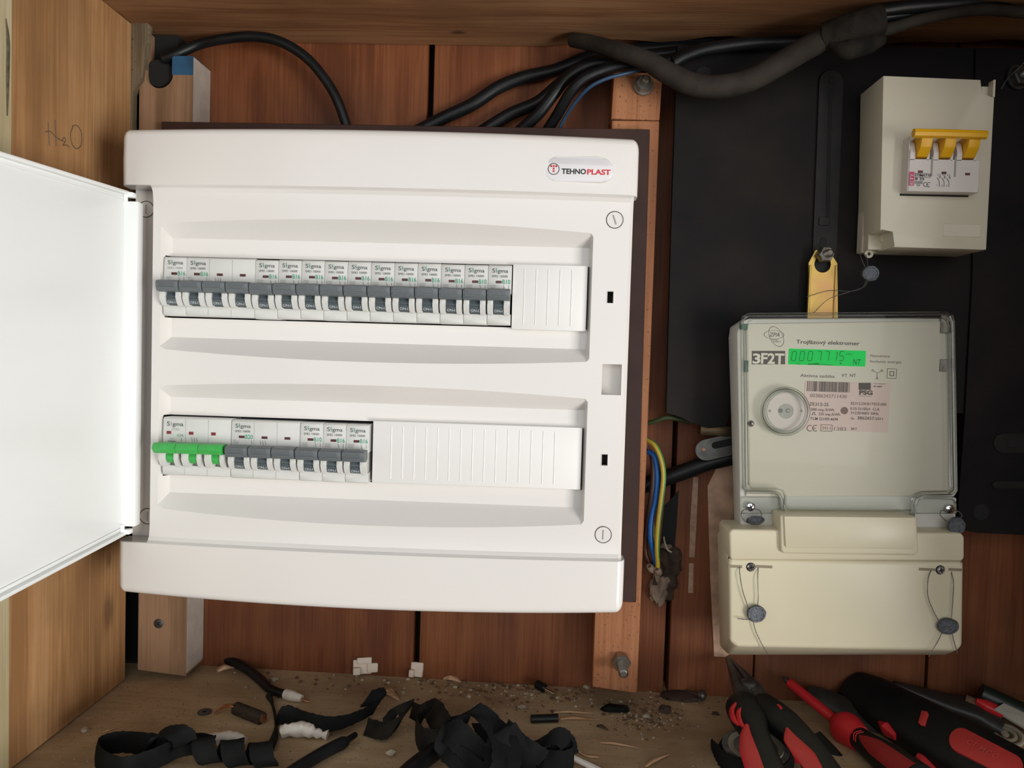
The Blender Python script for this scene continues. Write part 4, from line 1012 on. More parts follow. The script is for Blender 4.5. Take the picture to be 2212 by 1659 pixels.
obj('lettering', bm, None, lb, mats=[M['ink_brown'], M['ink_brown_lt']])
disc(1824, 887, Y + .0001, .0029, mat('brown_sensor', (.13, .05, .04), .3), lb, 'sensor_window', .0002)
# optical port
c = P(1697, 888, YFp); bm = new(); lathe(bm, [(.0150, -.001), (.0150, .0006), (.0148, .0008), (.0060, .0008), (.0056, .0002), (0, .0002)], (c.x, YFp, c.z), (0, -1, 0), 40)
op = obj('optical_port', bm, mat('satin_pink_steel', (.72, .58, .54), .4, metal=.15, var=.03), mt, True); op['label'] = 'round satin metal disc of the optical port'
bm = new(); c = P(1696, 888, YFp); lathe(bm, [(.0058, 0), (.0058, .0010), (0, .0010)], (c.x, YFp, c.z), (0, -1, 0), 28); obj('port_centre', bm, mat('port_grey', (.42, .39, .33), .5), op, True)
for u, r_, m in ((1686, .0018, 'ink_brown'), (1702, .0018, 'ink_brown')):
    p = P(u, 887, YFp - .001); bm = new(); lathe(bm, [(r_, 0), (r_, .0003), (0, .0003)], (p.x, YFp - .0010, p.z), (0, -1, 0), 18); obj('diode', bm, M[m], op)
p = P(1702.5, 887, YFp - .0013); bm = new(); lathe(bm, [(.0012, 0), (.0012, .0003), (0, .0003)], (p.x, YFp - .0013, p.z), (0, -1, 0), 16); obj('diode', bm, M['kraft'], op)
for u in (1663, 1731):
    p = P(u, 887.5, YFp - .0008); bm = new(); lathe(bm, [(.0011, 0), (.0011, .0004), (0, .0004)], (p.x, YFp - .0008, p.z), (0, -1, 0), 14); obj('dimple', bm, mat('dimple_grey', (.35, .32, .28), .5), op, True)
bm = new(); c = P(1698, 889, YM - .0015); tube(bm, ring_path((c.x, YM + .0012, c.z), (0, 1, 0), .0168, 20), .0013, 8, 3, closed=True); tube(bm, ring_path((c.x, YM + .0004, c.z), (0, 1, 0), .0186, 20), .0010, 8, 3, closed=True)
lathe(bm, [(.0180, .0), (.0172, .0018), (.0168, .0018)], (c.x, YM + .001, c.z), (0, -1, 0), 40)
o = obj('port_collar', bm, M['clear_edge'], mt, True); o['label'] = 'clear moulded ring around the optical port'
p = P(1622, 915, YFp); bm = new(); lathe(bm, [(.0026, 0), (.0026, .0003), (0, .0003)], (p.x, YFp - .0001, p.z), (0, -1, 0), 20); o = obj('push_button', bm, M['ink_brown'], mt)
bm = new(); lathe(bm, [(.0013, 0), (.0013, .003), (.0008, .0032), (.0008, .0022), (0, .0022)], (p.x + .0008, YFp - .0004, p.z), (0, -1, 0), 16); obj('button_pin', bm, M['steel'], o, True)
# clear cover
cv = [(1698, 1112), (1690, 1098), (1690, 1080), (1683, 1068), (1672, 1064), (1613, 1063), (1608, 1054), (1603, 700), (1606, 687), (1618, 680), (2046, 677), (2056, 682), (2060, 694), (2066, 1060), (2060, 1071), (1998, 1072), (1984, 1078), (1978, 1092), (1976, 1114)]
ps = pv(cv, YM)
bm = new(); cen = P(1830, 880, YM)
fr_ = [bm.verts.new(p) for p in ps]
bm.faces.new(fr_); obj('clear_cover', bm, M['clear'], mt)
bm = new()
def ins(p, k): return V(p.x + (cen.x - p.x) * k, p.y, p.z + (cen.z - p.z) * k)
rim_path = [V(p.x, YM + .0010, p.z) for p in ps]
tube(bm, rim_path, .0014, 8, 1, closed=True, smooth=False)
tube(bm, [ins(V(p.x, YM + .0006, p.z), .045) for p in ps], .0009, 6, 1, closed=True, smooth=False)
a = [bm.verts.new(V(p.x, YM + .0012, p.z)) for p in ps]; b_ = [bm.verts.new(V(p.x + .0000, YM + .0100, p.z)) for p in ps]
for i in range(len(ps)): bm.faces.new((a[i], a[(i + 1) % len(ps)], b_[(i + 1) % len(ps)], b_[i]))
o = obj('cover_rim', bm, M['clear_edge'], mt, True); o['label'] = 'clear moulded rim of the cover'
# lower clear feet with screws, grey shoulders
for side, (ua, ub, us_, vs_) in (('l', (1600, 1688, 1622, 1095)), ('r', (1980, 2062, 2053, 1100))):
    Yq = YM + .0105
    bm = new(); a, b_ = P(ua + 2, 1072, Yq), P(ub, 1142 + (3 if side == 'r' else 0), Yq); box(bm, a.x, b_.x, Yq - .001, Yq + .02, b_.z, a.z, .0008, 1); obj('shoulder', bm, M['meter_base'], mt, True)
    bm = new(); vv = 1110
    L_ = [(ua + 2, 1074), (ub - 4, 1074), (ub - 2, vv), (ua + 2, vv)] if side == 'l' else [(ua - 2, 1076), (ub - 2, 1078), (ub + 6, 1088), (ub + 6, vv), (ua - 2, vv)]
    q_ = pv(L_, Yq - .004); hexa(bm, q_, [V(p.x, Yq - .0012, p.z) for p in q_], .0006, 1)
    obj('clear_foot', bm, M['clear_edge'], mt, True)
    p = P(us_, vs_, Yq - .0052); bm = new(); lathe(bm, [(.0036, 0), (.0036, .0008), (.0028, .0014), (0, .0015)], (p.x, Yq - .0042, p.z), (0, -1, 0), 24)
    s_ = obj('screw', bm, M['chrome'], mt, True); bm = new(); yy = Yq - .0042 - .0016
    for d in (.5, .5 + math.pi / 2): line2(bm, [(p.x - .0020 * math.cos(d), p.z - .0020 * math.sin(d)), (p.x + .0020 * math.cos(d), p.z + .0020 * math.sin(d))], .0007, yy)
    obj('cross_recess', bm, M['black'], s_)
# terminal cover (cream)
YT = .037
tcv = 'terminal_cover'
f1 = pv([(1577, 1405), (1575, 1394), (1574, 1213), (1579, 1208), (2078, 1216), (2081, 1222), (2078, 1400), (2068, 1404)], YT)
b1 = [V(p.x, YBs - .001, p.z) for p in pv([(1572, 1414), (1553, 1394), (1548, 1150), (1562, 1128), (2052, 1150), (2056, 1156), (2060, 1400), (2044, 1414)], YBs)]
f1 = pv([(1592, 1396), (1576, 1384), (1574, 1213), (1579, 1208), (2078, 1216), (2081, 1222), (2078, 1394), (2066, 1406)], YT)
tco = hx('terminal_cover', f1, b1, M['cream'], .0025, seg=3); tco['label'] = 'cream terminal cover'
u1 = pv([(1580, 1210), (1577, 1204), (1575, 1150), (1581, 1143), (2078, 1152), (2084, 1160), (2084, 1206), (2078, 1213)], YT - .0035)
ub_ = [V(p.x, .07, p.z) for p in u1]
o = hx('upper_ledge', u1, ub_, M['cream'], .0018, parent=tco, seg=3)
u2 = pv([(1692, 1196), (1687, 1188), (1685, 1114), (1690, 1112), (1976, 1116), (1981, 1119), (1985, 1192), (1978, 1200)], YT - .0075)
o = hx('raised_centre', u2, [V(p.x, .06, p.z) for p in u2], M['cream'], .0016, parent=tco, seg=3)
u3 = pv([(1700, 1183), (1697, 1180), (1694, 1115), (1976, 1118), (1979, 1183), (1976, 1186)], YT - .0092)
o = hx('window_panel', u3, [V(p.x, YT - .0070, p.z) for p in u3], M['cream'], .0006, parent=tco)
slc = mat('slot_shade_brown', (.26, .21, .13), .6)
for (ua, ub, v) in ((1573, 1603, 1223.5), (1633, 1668, 1224), (1985, 2022, 1230), (2049, 2078, 1230.5)):
    a, b_ = P(ua, v - 3.5, YT), P(ub, v + 3.5, YT); bm = new(); box(bm, a.x, b_.x, YT - .0003, YT + .0006, b_.z, a.z); obj('slot', bm, slc, tco)
for (u, v) in ((1622, 1225), (2031, 1231)):
    p = P(u, v, YT); bm = new(); lathe(bm, [(.0036, 0), (.0036, .0004), (0, .0004)], (p.x, YT, p.z), (0, -1, 0), 28); s_ = obj('screw', bm, M['black'], tco)
    bm = new(); lathe(bm, [(.0031, .0004), (.0031, .0012), (.0024, .0018), (0, .0018)], (p.x, YT, p.z), (0, -1, 0), 28); obj('screw_head', bm, M['chrome'], s_, True)
    bm = new()
    for d in (.3, .3 + math.pi / 2): line2(bm, [(p.x - .0019 * math.cos(d), p.z - .0019 * math.sin(d)), (p.x + .0019 * math.cos(d), p.z + .0019 * math.sin(d))], .0007, YT - .0020)
    obj('cross_recess', bm, M['black'], s_)
# ---------------------------------------------------------------- lead seals on twisted wire
def twisted(bm, pts, r=.00022, pitch=.0022):
    cp = catmull(pts, 14); L = 0; acc = [0]
    for a, b_ in zip(cp, cp[1:]): L += (b_ - a).length; acc.append(L)
    for ph in (0, math.pi):
        out = []
        for i, p in enumerate(cp):
            t = (cp[min(i + 1, len(cp) - 1)] - cp[max(i - 1, 0)]).normalized(); s_, u_, d_ = frame_of(t); q = acc[i] / pitch * 2 * math.pi + ph
            out.append(p + (s_ * math.cos(q) + u_ * math.sin(q)) * r)
        tube(bm, out, r, 5, 1, smooth=False)
def seal(name_lab, u, v, Y, ru, sq, tilt, wires, sd=0, faceaxis=(0, -1, 0), th=.0036):
    c = P(u, v, Y); t = thing('lead_seal', name_lab, 'seal', c, 'lead seals on twisted wire')
    r = ru * (Y - cam_pos.y) / FPX; bm = new()
    lathe(bm, [(0, -th / 2), (r * .82, -th / 2), (r, -th * .28), (r * 1.02, th * .1), (r * .93, th * .42), (r * .78, th * .40), (r * .74, th * .28), (0, th * .30)], c, faceaxis, 30, sq)
    for vv in bm.verts:
        n = mnoise.noise((vv.co - c) * 380 + V(sd, sd, 0)); vv.co += (vv.co - c).normalized() * n * .0004
    obj('lead_disc', bm, M['lead'], t, True)
    bm = new()
    for w in wires: twisted(bm, [P(a, b_, yy) for a, b_, yy in w])
    obj('wire', bm, M['wire'], t, True)
YTs = YT - .0030
seal('grey lead seal hanging under the small cream enclosure by two fine wires', 1880, 591, .055, 18, (1, .92), 0,
     [[(1857, 548, .066), (1861, 560, .060), (1868, 575, .056), (1873, 582, .055)], [(1870, 550, .066), (1873, 562, .060), (1875, 580, .055)], [(1872, 606, .055), (1862, 622, .060), (1838, 629, .066), (1790, 628, .072), (1743, 641, .077)], [(1874, 607, .055), (1866, 620, .06), (1830, 632, .068), (1790, 646, .072), (1757, 676, .076)]], 1)
seal('flattened lead seal edge-on at the meter, below its left clear foot', 1632, 1124, .043, 19, (1, .45), 0,
     [[(1620, 1099, .046), (1606, 1102, .044), (1601, 1112, .044), (1608, 1125, .043), (1616, 1130, .043)], [(1626, 1098, .046), (1640, 1102, .044), (1645, 1112, .043), (1640, 1120, .043)]], 2, (.1, -.75, .6), .006)
seal('round lead seal at the meter, below its right clear foot', 2066, 1135, .040, 18, (1, 1), 0,
     [[(2050, 1104, .046), (2034, 1103, .044), (2031, 1112, .043), (2040, 1122, .041), (2052, 1132, .040)], [(2060, 1102, .046), (2072, 1106, .044), (2078, 1114, .042), (2072, 1122, .040)]], 3)
seal('darker lead seal on the left of the cream terminal cover, wire tails below', 1634, 1326, YTs, 20, (1, .92), 0,
     [[(1598, 1224, YT), (1598, 1240, YTs), (1604, 1275, YTs), (1612, 1300, YTs), (1618, 1318, YTs)], [(1638, 1226, YT), (1637, 1250, YTs), (1638, 1290, YTs), (1636, 1312, YTs)], [(1626, 1338, YTs), (1612, 1338, YTs), (1593, 1336, YTs)], [(1626, 1338, YTs), (1632, 1362, YTs), (1644, 1388, YTs), (1659, 1414, YTs)]], 4)
seal('lighter lead seal on the right of the cream terminal cover, two wire tails', 2048, 1353, YTs, 22, (1, .8), 0,
     [[(2012, 1231, YT), (2005, 1250, YTs), (2004, 1285, YTs), (2014, 1315, YTs), (2028, 1342, YTs)], [(2055, 1235, YT), (2060, 1260, YTs), (2058, 1300, YTs), (2055, 1340, YTs)], [(2036, 1364, YTs), (2026, 1385, YTs), (2006, 1418, YTs)], [(2056, 1366, YTs), (2062, 1390, YTs), (2069, 1411, YTs)]], 5)
# ---------------------------------------------------------------- cables along the top
def cable(name, label, pts, r, m, seg=14, cat='cable', group=None):
    bm = new(); tube(bm, [P(*p) for p in pts], r, seg, 8); return tag(obj(name, bm, m, None, True), label, cat, group)
YC = .112
cable('power_cable', 'glossy black cable arching out of the dark corner down behind the white box', [(352, 128, .0975), (382, 116, .0985), (430, 96, .104), (480, 85, .102), (545, 79, .102), (605, 90, .102), (660, 123, .104), (700, 168, .106), (728, 215, .108), (750, 275, .112)], .0044, M['rubber'])
bm = new(); p = P(344, 150, .120); p = P(344, 158, .100); lathe(bm, [(.0119, 0), (.0119, .006), (0, .006)], (p.x, .106, p.z), (0, -1, 0), 28); box(bm, p.x - .0118, p.x + .0118, .110, .1255, p.z, CZ - .002)  # black disc darkens the cable hole, black box paints the shade above
tag(obj('hole_shade', bm, M['black'], None, True), 'black disc for the cable hole in the upper left batten notch, black block for the shade above it', 'cable hole')
cable('power_cable', 'thick black cable rising to the right, its left end behind the white box furthest left', [(890, 290, .120), (960, 254, .121), (1020, 226, .1215), (1075, 190, .122), (1130, 168, .122), (1200, 152, .122), (1270, 125, .122), (1340, 112, .122), (1440, 104, .122), (1540, 98, .122)], .0058, M['rubber'])
cable('power_cable', 'black cable just right of the leftmost one in the bundle above the box', [(1035, 288, .118), (1100, 248, .117), (1160, 222, .113), (1205, 185, .109), (1250, 150, .109), (1310, 128, .109), (1420, 118, .109), (1520, 106, .110), (1640, 90, .110), (1740, 86, .110)], .0056, M['rubber'])
cable('power_cable', 'black cable in the middle of the bundle above the white box', [(1112, 292, .108), (1160, 249, .100), (1195, 205, .0965), (1225, 168, .0965), (1270, 142, .0965), (1330, 134, .0965), (1430, 132, .0965), (1500, 122, .0975)], .0052, M['rubber'])
cable('power_cable', 'black cable at the right of the bundle, beside the thin blue one', [(1176, 292, .110), (1203, 249, .100), (1232, 200, .088), (1262, 170, .084), (1310, 150, .084), (1360, 140, .084), (1440, 138, .0845)], .0048, M['rubber'])
cable('thin_wire', 'thin blue grey wire curving up from behind the white box to the post', [(1204, 288, .104), (1219, 257, .098), (1242, 222, .088), (1272, 190, .079), (1310, 170, .076), (1355, 158, .077), (1392, 148, .0785)], .0016, M['bluegrey_wire'], 10, 'wire')
cable('power_cable', 'bluish black cable running along the top of the black board', [(1455, 136, .079), (1480, 122, .078), (1530, 106, .077), (1610, 95, .077), (1700, 92, .077), (1790, 88, .078)], .0052, M['rubber'])
g = thing('taped_cable', 'thick dusty grey cable sagging across the top right, wrapped with cloth tape', 'cable', P(1560, 190, .06))
bm = new(); tube(bm, [P(*p) for p in [(1236, 86, .098), (1275, 93, .086), (1330, 108, .070), (1390, 128, .062), (1440, 156, .058), (1490, 180, .056), (1550, 188, .054), (1620, 172, .053), (1690, 135, .050), (1750, 100, .045), (1810, 72, .040), (1850, 58, .036)]], [.0060, .0066, .0070, .0076, .0086, .0090, .0092, .0092, .0092, .0092, .0092, .0090], 16, 8); obj('sheath', bm, M['rubber_dusty'], g, True)
bm = new(); tube(bm, [P(*p) for p in [(1780, 82, .043), (1815, 70, .038), (1850, 60, .034), (1880, 50, .033), (1902, 45, .033)]], [.0112, .0122, .0130, .0126, .0118], 14, 6)
for v_ in bm.verts: v_.co += V(1, 1, 1) * 0 + v_.co.normalized() * mnoise.noise(v_.co * 170) * .0022
tube(bm, [P(*p) for p in [(1795, 95, .036), (1830, 108, .032), (1880, 92, .034), (1908, 86, .036)]], [.0030, .0075, .0080, .004], 10, 6)
o = obj('tape_wrap', bm, M['tape_dust'], g, True); o['label'] = 'wrinkled dusty black tape'
bm = new(); tube(bm, [P(*p) for p in [(1890, 26, .034), (1960, 16, .034), (2060, 8, .035), (2160, -2, .036), (2260, -12, .038)]], .0056, 12, 6)
tube(bm, [P(*p) for p in [(1890, 40, .036), (1980, 26, .038), (2080, 14, .040), (2240, 8, .042)]], .0046, 12, 6); o = obj('upper_branch', bm, M['rubber'], g, True)
bm = new(); tube(bm, [P(*p) for p in [(1880, 72, .036), (1930, 60, .035), (1990, 42, .034), (2060, 28, .034), (2130, 21, .034), (2250, 30, .036)]], [.0050, .0048, .0044, .0042, .0042, .0044], 12, 6); o = obj('lower_branch', bm, M['rubber_dusty'], g, True); o['label'] = 'paler dusty branch cable'
bm = new(); twisted(bm, [P(*p) for p in [(2212, 135, .070), (2198, 150, .072), (2178, 168, .076), (2163, 192, .080)]]); tag(obj('seal_wire', bm, M['wire'], None, True), 'fine twisted wire leading up from the right bolt beside the enclosure', 'wire')
# ---------------------------------------------------------------- lower middle: bundle of wires in the broken wall
cable('power_cable', 'thick black cable crossing behind the coloured wires toward the meter', [(1380, 1052, .122), (1430, 1035, .118), (1480, 1018, .114), (1530, 1000, .110), (1590, 985, .108)], .0072, M['rubber'])
cable('green_wire', 'dull green wire arching between the post and the black board', [(1385, 918, .118), (1415, 910, .112), (1440, 902, .108), (1462, 905, .110), (1490, 912, .114)], .0022, mat('dull_green_insulation', (.04, .06, .02), .5), 10, 'wire')
cable('insulated_wire', 'blue insulated wire beside the yellow one, right of the post', [(1400, 975, .106), (1414, 988, .102), (1420, 1030, .098), (1416, 1080, .098), (1407, 1120, .098), (1405, 1160, .099), (1412, 1195, .102), (1417, 1218, .104)], .0024, M['blue_wire'], 12, 'wire', 'coloured wires beside the post')
cable('insulated_wire', 'yellow insulated wire with green stripe hanging beside the post', [(1397, 950, .104), (1414, 962, .098), (1428, 992, .094), (1433, 1030, .093), (1428, 1080, .093), (1422, 1130, .093), (1419, 1180, .096), (1421, 1224, .102)], .0021, mat('yellow_insulation', (.46, .33, .035), .4), 12, 'wire', 'coloured wires beside the post')
bm = new(); tube(bm, [P(*p) for p in [(1399, 948, .1035), (1417, 961, .0974), (1431, 992, .0933), (1436, 1030, .0923), (1431, 1080, .0923), (1424.5, 1130, .0923), (1421.5, 1180, .0953), (1423, 1222, .1013)]], .0013, 8, 8); w = bpy.data.objects['insulated_wire.001']
o = obj('green_stripe', bm, mat('green_stripe', (.06, .20, .04), .4), w, True)
cable('insulated_wire', 'thin yellow wire joining the blue one low down', [(1409, 1128, .102), (1413, 1150, .100), (1417, 1170, .097)], .0015, mat('yellow_insulation_dull', (.36, .26, .04), .45), 8, 'wire', 'coloured wires beside the post')
cable('insulated_wire', 'dull brown insulated wire closest to the post', [(1397, 965, .112), (1409, 990, .110), (1410, 1040, .108), (1404, 1090, .107), (1397, 1140, .107), (1394, 1190, .108), (1402, 1215, .110)], .0022, M['brown_wire'], 10, 'wire', 'coloured wires beside the post')
cable('bare_wire', 'short bare grey wire end poking from the broken wall', [(1434, 1160, .116), (1436, 1172, .112), (1442, 1187, .110), (1451, 1193, .108)], .0008, M['kraft'], 8, 'wire')
for k, (u, v, Y, r, sc, sd, m, lab) in enumerate([(1424, 1268, .124, .0072, (1, .8, 2.2), 1, 'plaster', 'pale plaster lump at the bottom of the broken wall hole'), (1445, 1212, .126, .0090, (1.2, .7, 1.3), 3, 'dirt', 'dark dirt clump in the broken wall, right of the wire ends'), (1440, 1248, .125, .0092, (1.1, .6, 1.6), 5, 'dirt', 'dark crumbling clump above the pale plaster lump'), (1438, 1196, .128, .0070, (1.3, .5, 1), 7, 'plaster', 'greyish plaster piece higher up in the broken wall')]):
    bm = new(); lump(bm, P(u, v, Y), r, sd, .5, 3, sc); tag(obj('plaster_lump', bm, M[m], None, True), lab, 'rubble')
for (u, v, lab) in ((1406, 1228, 'left small pale wire connector at the wire ends'), (1422, 1234, 'right small pale wire connector, under the yellow wire')):
    p = P(u, v, .104); bm = new(); lathe(bm, [(0, -.004), (.0028, -.004), (.0034, .002), (.0026, .005), (.0018, .0052), (.0018, .002), (0, .002)], p, (-.4, -.7, .6), 14); tag(obj('wire_connector', bm, M['plaster'], None, True), lab, 'connector')
# broken black gap of the wall
bm = new(); ps = pv([(1436, 1092), (1466, 1060), (1462, 1130), (1456, 1200), (1452, 1255), (1440, 1300), (1424, 1290), (1420, 1240), (1398, 1225), (1426, 1190), (1432, 1130)], YB - .0006)
hexa(bm, ps, [V(p.x, YB + .0003, p.z) for p in ps]); o = obj('broken_gap', bm, M['black'], wb); o['label'] = 'dark broken hole in the boards'
# brackets left of the meter
bk = thing('slotted_bracket', 'dark grey metal bracket with a slot, left of the meter', 'bracket', P(1540, 965, .10))
p1, p2 = P(1524, 972, .100), P(1620, 950, .100)
slotshape(p1, p2, .0092, .100, 'plate', M['steel_dark'], bk, th=.0016)
slotshape(P(1545, 962, .0984), P(1600, 950, .0984), .0030, .0984, 'slot', M['black'], bk, th=.0002); disc(1520, 971, .0984, .0014, M['copper'], bk, 'rivet')
bm = new(); a = P(1512, 917, .098); b_ = P(1600, 944, .098); box(bm, a.x, b_.x, .096, .110, b_.z, a.z, .002, 2); tag(obj('brass_bracket', bm, mat('dark_brass', (.10, .07, .035), .4, metal=.7, var=.3), None, True), 'dark brassy metal edge under the black board, left of the meter', 'bracket')
# ---------------------------------------------------------------- things lying on the floor
def fp_(u, v, h=0.0): return PH(u, v, h)
UP = V(0, 0, 1)
def lt(name, lab, cat, bm, m, group=None, smooth=True): return tag(obj(name, bm, m, None, smooth), lab, cat, group)
# cable stub with white wrapped end
t = thing('cable_offcut', 'black cable offcut with a white wrapped end, lying near the back boards', 'cable offcut', fp_(560, 1480))
bm = new(); tube(bm, [fp_(478, 1420, .006), fp_(505, 1430, .005), fp_(535, 1447, .005), fp_(562, 1468, .005), fp_(580, 1486, .005), fp_(602, 1496, .0045), fp_(622, 1500, .0045)], [.0042, .0042, .0042, .0044, .004, .0036, .0036], 12, 8); obj('sheath', bm, M['rubber'], t, True)
bm = new(); tube(bm, [fp_(617, 1499, .0045), fp_(632, 1504, .0045), fp_(652, 1509, .004)], [.0044, .0046, .0030], 12, 5)
for v_ in bm.verts: v_.co += v_.co.normalized() * mnoise.noise(v_.co * 400) * .0006
o = obj('white_wrap', bm, M['white_tape'], t, True); o['label'] = 'white wrapped end'
bm = new(); tube(bm, [fp_(650, 1508, .004), fp_(658, 1513, .003), fp_(668, 1516, .002)], .0009, 6, 4); obj('copper_end', bm, M['copper'], t, True)
# cable with copper strands
t = thing('cable_offcut', 'short dark cable stub with bent copper strands, right of the washer', 'cable offcut', fp_(540, 1542))
bm = new(); tube(bm, [fp_(510, 1530, .005), fp_(538, 1541, .005), fp_(566, 1552, .0045)], .0052, 14, 3); obj('sheath', bm, mat('grimy_sheath', (.030, .020, .013), .7, var=.5, vscale=300, bump=.5), t, True)
bm = new(); tube(bm, [fp_(567, 1552, .0045), fp_(570, 1553, .0045)], .0034, 12, 2); obj('copper_core', bm, M['copper'], t, True)
bm = new()
for k in range(3): tube(bm, [fp_(512 + k, 1530 + k, .006), fp_(500, 1522 + k * 2, .008), fp_(485, 1524 + k * 2, .006), fp_(474, 1532 + k, .003), fp_(464, 1540 + k, .0012)], .0008, 6, 5)
obj('copper_strands', bm, M['copper'], t, True)
p = fp_(442, 1540); bm = new(); lathe(bm, [(.0018, .0002), (.0018, .0014), (.0056, .0014), (.0056, .0002), (.0018, .0002)], p, UP, 28); lt('washer', 'flat grey washer on the floor left of the copper strands', 'washer', bm, M['steel_dark'])
# thin black wire piece
bm = new(); tube(bm, [fp_(581, 1503, .004), fp_(588, 1520, .003), fp_(594, 1545, .002), fp_(596, 1570, .002), fp_(592, 1595, .002), fp_(582, 1618, .002)], [.0030, .0012, .0011, .0011, .003, .0034], 8, 6); lt('tape_strand', 'thin twisted strand of black tape running toward the viewer under the cable stub', 'tape', bm, M['tape_dust'])
TG = 'strips of black tape on the floor'
def wdir(a, b, s=.6): return (Vector(a) * s + Vector(b)).normalized()
W_UP = V(0, .25, 1).normalized(); W_FL = V(0, 1, .35).normalized(); W_T = V(.5, .6, .7).normalized()
# left curled tape
bm = new()
ribbon(bm, [fp_(452, 1605, .010), fp_(400, 1610, .012), fp_(330, 1640, .010), fp_(262, 1660, .010), fp_(216, 1640, .010), fp_(214, 1615, .010), fp_(262, 1603, .009), fp_(310, 1606, .010), fp_(352, 1612, .012)],
       [W_FL, W_UP, W_UP, W_UP, W_UP, W_UP, W_UP, W_UP, W_FL], .015, .0004, 8, .0004)
ribbon(bm, [fp_(316, 1628, .006), fp_(330, 1600, .016), fp_(352, 1580, .024), fp_(385, 1582, .026), fp_(400, 1604, .018), fp_(382, 1618, .010), fp_(352, 1610, .008)],
       [W_T, W_T, V(.9, .2, .5), V(.8, .4, .4), V(.8, .6, .2), V(.6, .8, 0), W_T], .016, .0004, 8, .0006)
lt('curled_tape', 'curled black cloth tape with an open loop, leftmost on the floor', 'tape', bm, M['tape'], TG)
bm = new(); pts, wds = [], []
c0, c1 = fp_(425, 1618, .010), fp_(585, 1632, .010); n_ = 19
for k in range(n_):
    q = k / (n_ - 1); a = q * 2 * math.pi * 2.6; c = c0.lerp(c1, q); r_ = .0085
    pts.append(c + V(0, math.cos(a) * r_, math.sin(a) * r_)); wds.append(V(1, .15, .1))
ribbon(bm, pts, wds, .0165, .0004, 6, .0004); lt('curled_tape', 'black tape rolled into a loose spiral tube, in front of a white wrap', 'tape', bm, M['tape'], TG)
bm = new()
ribbon(bm, [fp_(596, 1560, .005), fp_(610, 1545, .009), fp_(640, 1550, .010), fp_(690, 1563, .009), fp_(740, 1560, .008), fp_(790, 1540, .007), fp_(820, 1520, .008), fp_(815, 1505, .012), fp_(790, 1510, .012)],
       [W_UP, W_UP, W_FL, W_FL, W_FL, W_FL, W_T, W_T, W_T], [.008, .014, .017, .016, .015, .013, .016, .018, .016], .0004, 8, .0006)
lt('curled_tape', 'long strip of black tape from the thin strand to the clump at the centre left', 'tape', bm, M['tape'], TG)
bm = new()
ribbon(bm, [fp_(790, 1570, .004), fp_(830, 1578, .006), fp_(862, 1562, .010), fp_(880, 1535, .014), fp_(868, 1522, .018), fp_(846, 1545, .012), fp_(850, 1570, .006)],
       [W_FL, W_FL, W_T, W_T, V(.8, .5, .2), V(.7, .7, .2), W_FL], .018, .0004, 8, .0008)
ribbon(bm, [fp_(888, 1532, .010), fp_(905, 1540, .012), fp_(930, 1530, .016), fp_(950, 1560, .018), fp_(955, 1590, .014), fp_(915, 1600, .010), fp_(900, 1570, .012), fp_(920, 1548, .014)],
       [W_FL, W_FL, W_T, V(.7, .3, .6), V(.6, .6, .3), W_UP, W_UP, W_T], .018, .0004, 8, .0006)
lt('curled_tape', 'dusty black tape clump with a loop, between the long strip and the big tangle', 'tape', bm, M['tape_dust'], TG)
# big tangle
bm = new()
rt = random.Random(4)
for (P_, W_, w_) in [
    ([(966, 1610, .012), (985, 1560, .030), (1010, 1535, .040), (1050, 1550, .038), (1085, 1590, .030), (1095, 1640, .022), (1080, 1680, .015)], [V(1, .2, .3)] * 2 + [V(.9, .4, .4)] + [V(1, .3, -.2)] * 4, .022),
    ([(960, 1600, .018), (958, 1590, .024), (975, 1578, .030), (1000, 1600, .026), (1040, 1640, .018), (1075, 1680, .010)], [V(.3, .3, .9), V(.3, .2, .9), V(.6, .2, .8), V(.8, .3, .5), V(.8, .4, .4), V(.8, .4, .4)], .020),
    ([(955, 1598, .020), (975, 1625, .018), (1010, 1655, .014), (1060, 1690, .010)], [V(.6, 0, .9), V(.7, .2, .7), V(.7, .2, .7), V(.7, .3, .7)], .018),
    ([(1090, 1690, .010), (1085, 1640, .018), (1075, 1600, .028), (1090, 1575, .034), (1110, 1600, .026), (1130, 1650, .014), (1140, 1690, .010)], [V(1, .1, .2)] * 3 + [V(.9, .3, .5)] + [V(1, .2, 0)] * 3, .017),
    ([(1090, 1572, .030), (1115, 1600, .024), (1150, 1625, .018), (1175, 1640, .010), (1165, 1660, .006), (1130, 1650, .006)], [V(.4, .3, .8), V(.5, .3, .8), V(.5, .5, .7), V(.6, .7, .5), W_FL, W_FL], .014),
    ([(985, 1545, .034), (975, 1575, .028), (965, 1610, .020), (1000, 1640, .010), (1030, 1670, .006)], [V(.9, .3, .1)] * 5, .018),
    ([(1040, 1560, .030), (1062, 1600, .026), (1072, 1650, .020), (1070, 1690, .012)], [V(1, .2, .1)] * 4, .016)]:
    ribbon(bm, [fp_(*p) for p in P_], W_, w_, .0004, 7, .0006)
lt('curled_tape', 'large heap of tangled black tape at the bottom centre', 'tape', bm, M['tape'], TG)
bm = new()
ribbon(bm, [fp_(1130, 1632, .012), fp_(1160, 1618, .014), fp_(1195, 1612, .016), fp_(1225, 1612, .016), fp_(1236, 1640, .010), fp_(1200, 1648, .008), fp_(1160, 1640, .008)], [W_FL, W_FL, W_UP, W_UP, W_UP, W_UP, W_FL], .017, .0004, 8, .0006)
ribbon(bm, [fp_(1168, 1612, .016), fp_(1185, 1596, .022), fp_(1205, 1590, .024), fp_(1225, 1604, .020), fp_(1232, 1635, .010)], [V(.3, .8, .4), V(.3, .8, .5), V(.3, .7, .6), V(.7, .5, .4), V(.8, .4, .3)], .014, .0004, 8, .0006)
